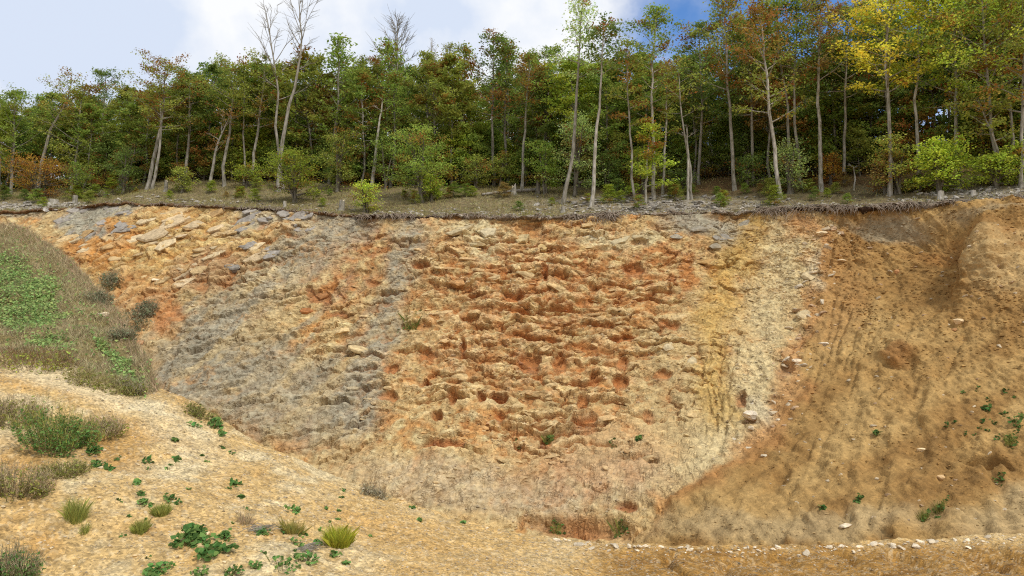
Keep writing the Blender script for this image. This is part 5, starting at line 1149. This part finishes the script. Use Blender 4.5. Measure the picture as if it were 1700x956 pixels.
# roots hanging out of the cut turf
def edge_y(px):
    return np.interp(px, _t[:, 0], _t[:, 1])
def roots(px0, px1, n_, ln_, label, seed):
    r = np.random.default_rng(seed); st = []; pc_ = (px0 + px1) / 2
    xs = [float(at(p, edge_y(p), np.interp(p, _t[:, 0], _t[:, 2]))[0]) for p in (px0, px1)]
    xm = sum(xs) / 2; zm = float(ztop(np.array([xm]))[0]); ym = float(yedge(np.array([xm]))[0]); org = np.array([xm, ym, zm])
    for i in range(n_):
        x = r.uniform(xs[0], xs[1])
        if float(fbm(np.array([x * .45]), np.array([2.0]), 2, 160)[0]) < r.uniform(-.45, .25): continue
        z = float(zt_i(x)) + r.uniform(-.15, .12); y = float(ye_i(x)) - .6 + float(np.interp(x, fx, lip)) + r.uniform(-.25, .25)
        p = np.array([x, y, z]); pts = [p + np.array([r.normal() * .3, .9, .2])]
        d_ = np.array([r.normal() * .6, -.6, .05]); L_ = ln_ * r.uniform(.35, 1.2)
        for s in range(5):
            pts.append(p.copy()); d_ = d_ + np.array([r.normal() * .45, r.normal() * .15 + .1, -.35 + r.normal() * .25]); d_ /= np.linalg.norm(d_); p = p + d_ * L_ / 5
        st.append(tube(np.array(pts), np.linspace(.04, .012, 6) * r.uniform(.5, 1.3), 3))
    V, Fq = join(st); o = ob('root_tangle', mk('root_tangle', V - org, Fq, M_bark), loc=org, color=(.32, .265, .22)); tag(o, label, 'roots', kind='stuff'); return o
roots(596, 690, 220, 1.1, 'grey roots hanging from the turf beside the overhanging bush', 1)
roots(690, 860, 170, .6, 'short root fringe along the turf above the pale broken rock', 2)
roots(860, 950, 90, .7, 'root fringe under the fallen log', 3)
roots(950, 1022, 300, 1.6, 'thick root mat hanging below the whitish straight trunk', 4)
roots(1022, 1240, 110, .6, 'thin grey roots along the rubble above the limestone cap', 5)
roots(1250, 1345, 280, 1.6, 'dense root mat below the rusty leaning beech', 6)
roots(1345, 1520, 340, 1.3, 'dark root curtain over the head of the sandy gully', 7)
roots(1520, 1700, 150, .6, 'thin roots under the pale rubble of the right edge', 8)
roots(370, 480, 110, .6, 'dark rootlets under the turf left of the wide bush', 9)
roots(215, 370, 110, .5, 'dark rootlets over the tilted ochre beds', 10)
roots(480, 596, 70, .45, 'sparse rootlets between wide bush and small overhanging bush', 11)
roots(60, 215, 60, .4, 'sparse rootlets above the grey limestone slabs', 12)
# stumps, logs and brush
def stump(px, py, wd, hh, label, c=BARKP, jag=.06, name='tree_stump'):
    b = floor_pt(px, py); k = b.y / FPX; r = np.random.default_rng(int(px)); H = hh * k; rad = wd * .5 * k
    P = np.array([(0, 0, -.25), (0, 0, 0), (0.02, 0, H * .3), (.03, 0, H)]); V, Fq = tube(P, np.array([rad * 1.5, rad * 1.3, rad * 1.02, rad * .95]), 10)
    V[-10:, 2] += r.uniform(-jag, jag, 10); V += r.normal(size=V.shape) * rad * .05
    e_ = bpy.data.objects.new(name, None); col.objects.link(e_); e_.location = b; e_.empty_display_size = .3; tag(e_, label, 'stump')
    ob('trunk', mk('trunk', V, Fq, M_bark), e_, color=c)
    top = V[-10:]; cen = top.mean(0) + np.array([0, 0, -.01]); TV = np.concatenate([top * np.array([.97, .97, 1]), cen[None]]); TF = np.array([(i, (i + 1) % 10, 10) for i in range(10)])
    ob('cut_top', mk('cut_top', TV, TF, M_bark), e_, color=(.55, .47, .34))
stump(1562, 331, 10, 14, 'sawn tree stump with pale wood beside the light green bush')
stump(1616, 324, 8, 9, 'short whitish stump on the rubble right of the sawn one', BARKP)
stump(472, 346, 6, 12, 'small pale splintered stump in front of the wide bush', BARKP, .12)
stump(567, 349, 9, 17, 'grey upright stump near the small overhanging bush', BARK, .12)
stump(124, 338, 8, 14, 'squat grey stump above the limestone slabs', BARK)
stump(88, 340, 16, 10, 'broad pale stump at the left end of the clearing', BARKP)
stump(198, 313, 8, 28, 'tall broken stump in front of the dark shrub', BARKP, .2)
stump(275, 318, 6, 18, 'thin jagged stump beside the leaning twin-stemmed beech', BARK, .2)
stump(893, 322, 8, 20, 'dark broken stump at the end of the fallen log', BARKD, .25)
stump(853, 322, 8, 14, 'pale splintered stump at the foot of the slender pale beech', BARKP, .25)
stump(935, 352, 8, 10, 'weathered stump by the foot of the tall leaning tree', BARK, .15)
a, b = floor_pt(800, 326), floor_pt(892, 320); a = np.array(a) + (0, 0, .2); b = np.array(b) + (0, 0, .3)
V, Fq = tube(resample([a, (a + b) / 2 + (0, 0, .12), b], 8), np.linspace(.12, .2, 8), 8); tag(ob('fallen_log', mk('fallen_log', V - a, Fq, M_bark, smooth=True), loc=a, color=(.30, .28, .25)), 'grey fallen log lying on the grass by the slender pale beech', 'log')
def brush(px, py, wd, label, seed, n_=26, c=BARK):
    b = np.array(floor_pt(px, py)); k = b[1] / FPX; r = np.random.default_rng(seed); st = []
    for i in range(n_):
        p = np.array([r.normal() * wd * .3 * k, r.normal() * .4, .02]); d_ = r.normal(size=3) * np.array([1, .5, .45]); d_[2] = abs(d_[2]); d_ *= wd * .3 * k / np.linalg.norm(d_)
        st.append(tube(np.array([p, p + d_ * .5 + r.normal(size=3) * .06, p + d_]), np.array([.035, .025, .01]), 4))
    V, Fq = join(st); tag(ob('brush_pile', mk('brush_pile', V, Fq, M_bark), loc=b, color=c), label, 'brush')
brush(172, 326, 34, 'heap of pale dead branches near the tall broken stump', 1, 30, BARKP)
brush(425, 326, 24, 'few grey twigs lying in the grass left of the wide bush', 2, 14)
brush(770, 300, 30, 'broken pale branches leaning in the gap before the wood', 3, 12, BARKP)
brush(1100, 345, 60, 'grey dead branches strewn along the rubble edge', 4, 26)
brush(1330, 345, 70, 'grey twigs scattered over the edge near the dense root mat', 5, 26)
print("STAGE", 'veg', time.time() - T0)
print("STAGE", 'tris', sum(sum(len(p.vertices) - 2 for p in m.polygons) if len(m.polygons) < 50 else len(m.loops) - 2 * len(m.polygons) for m in bpy.data.meshes))
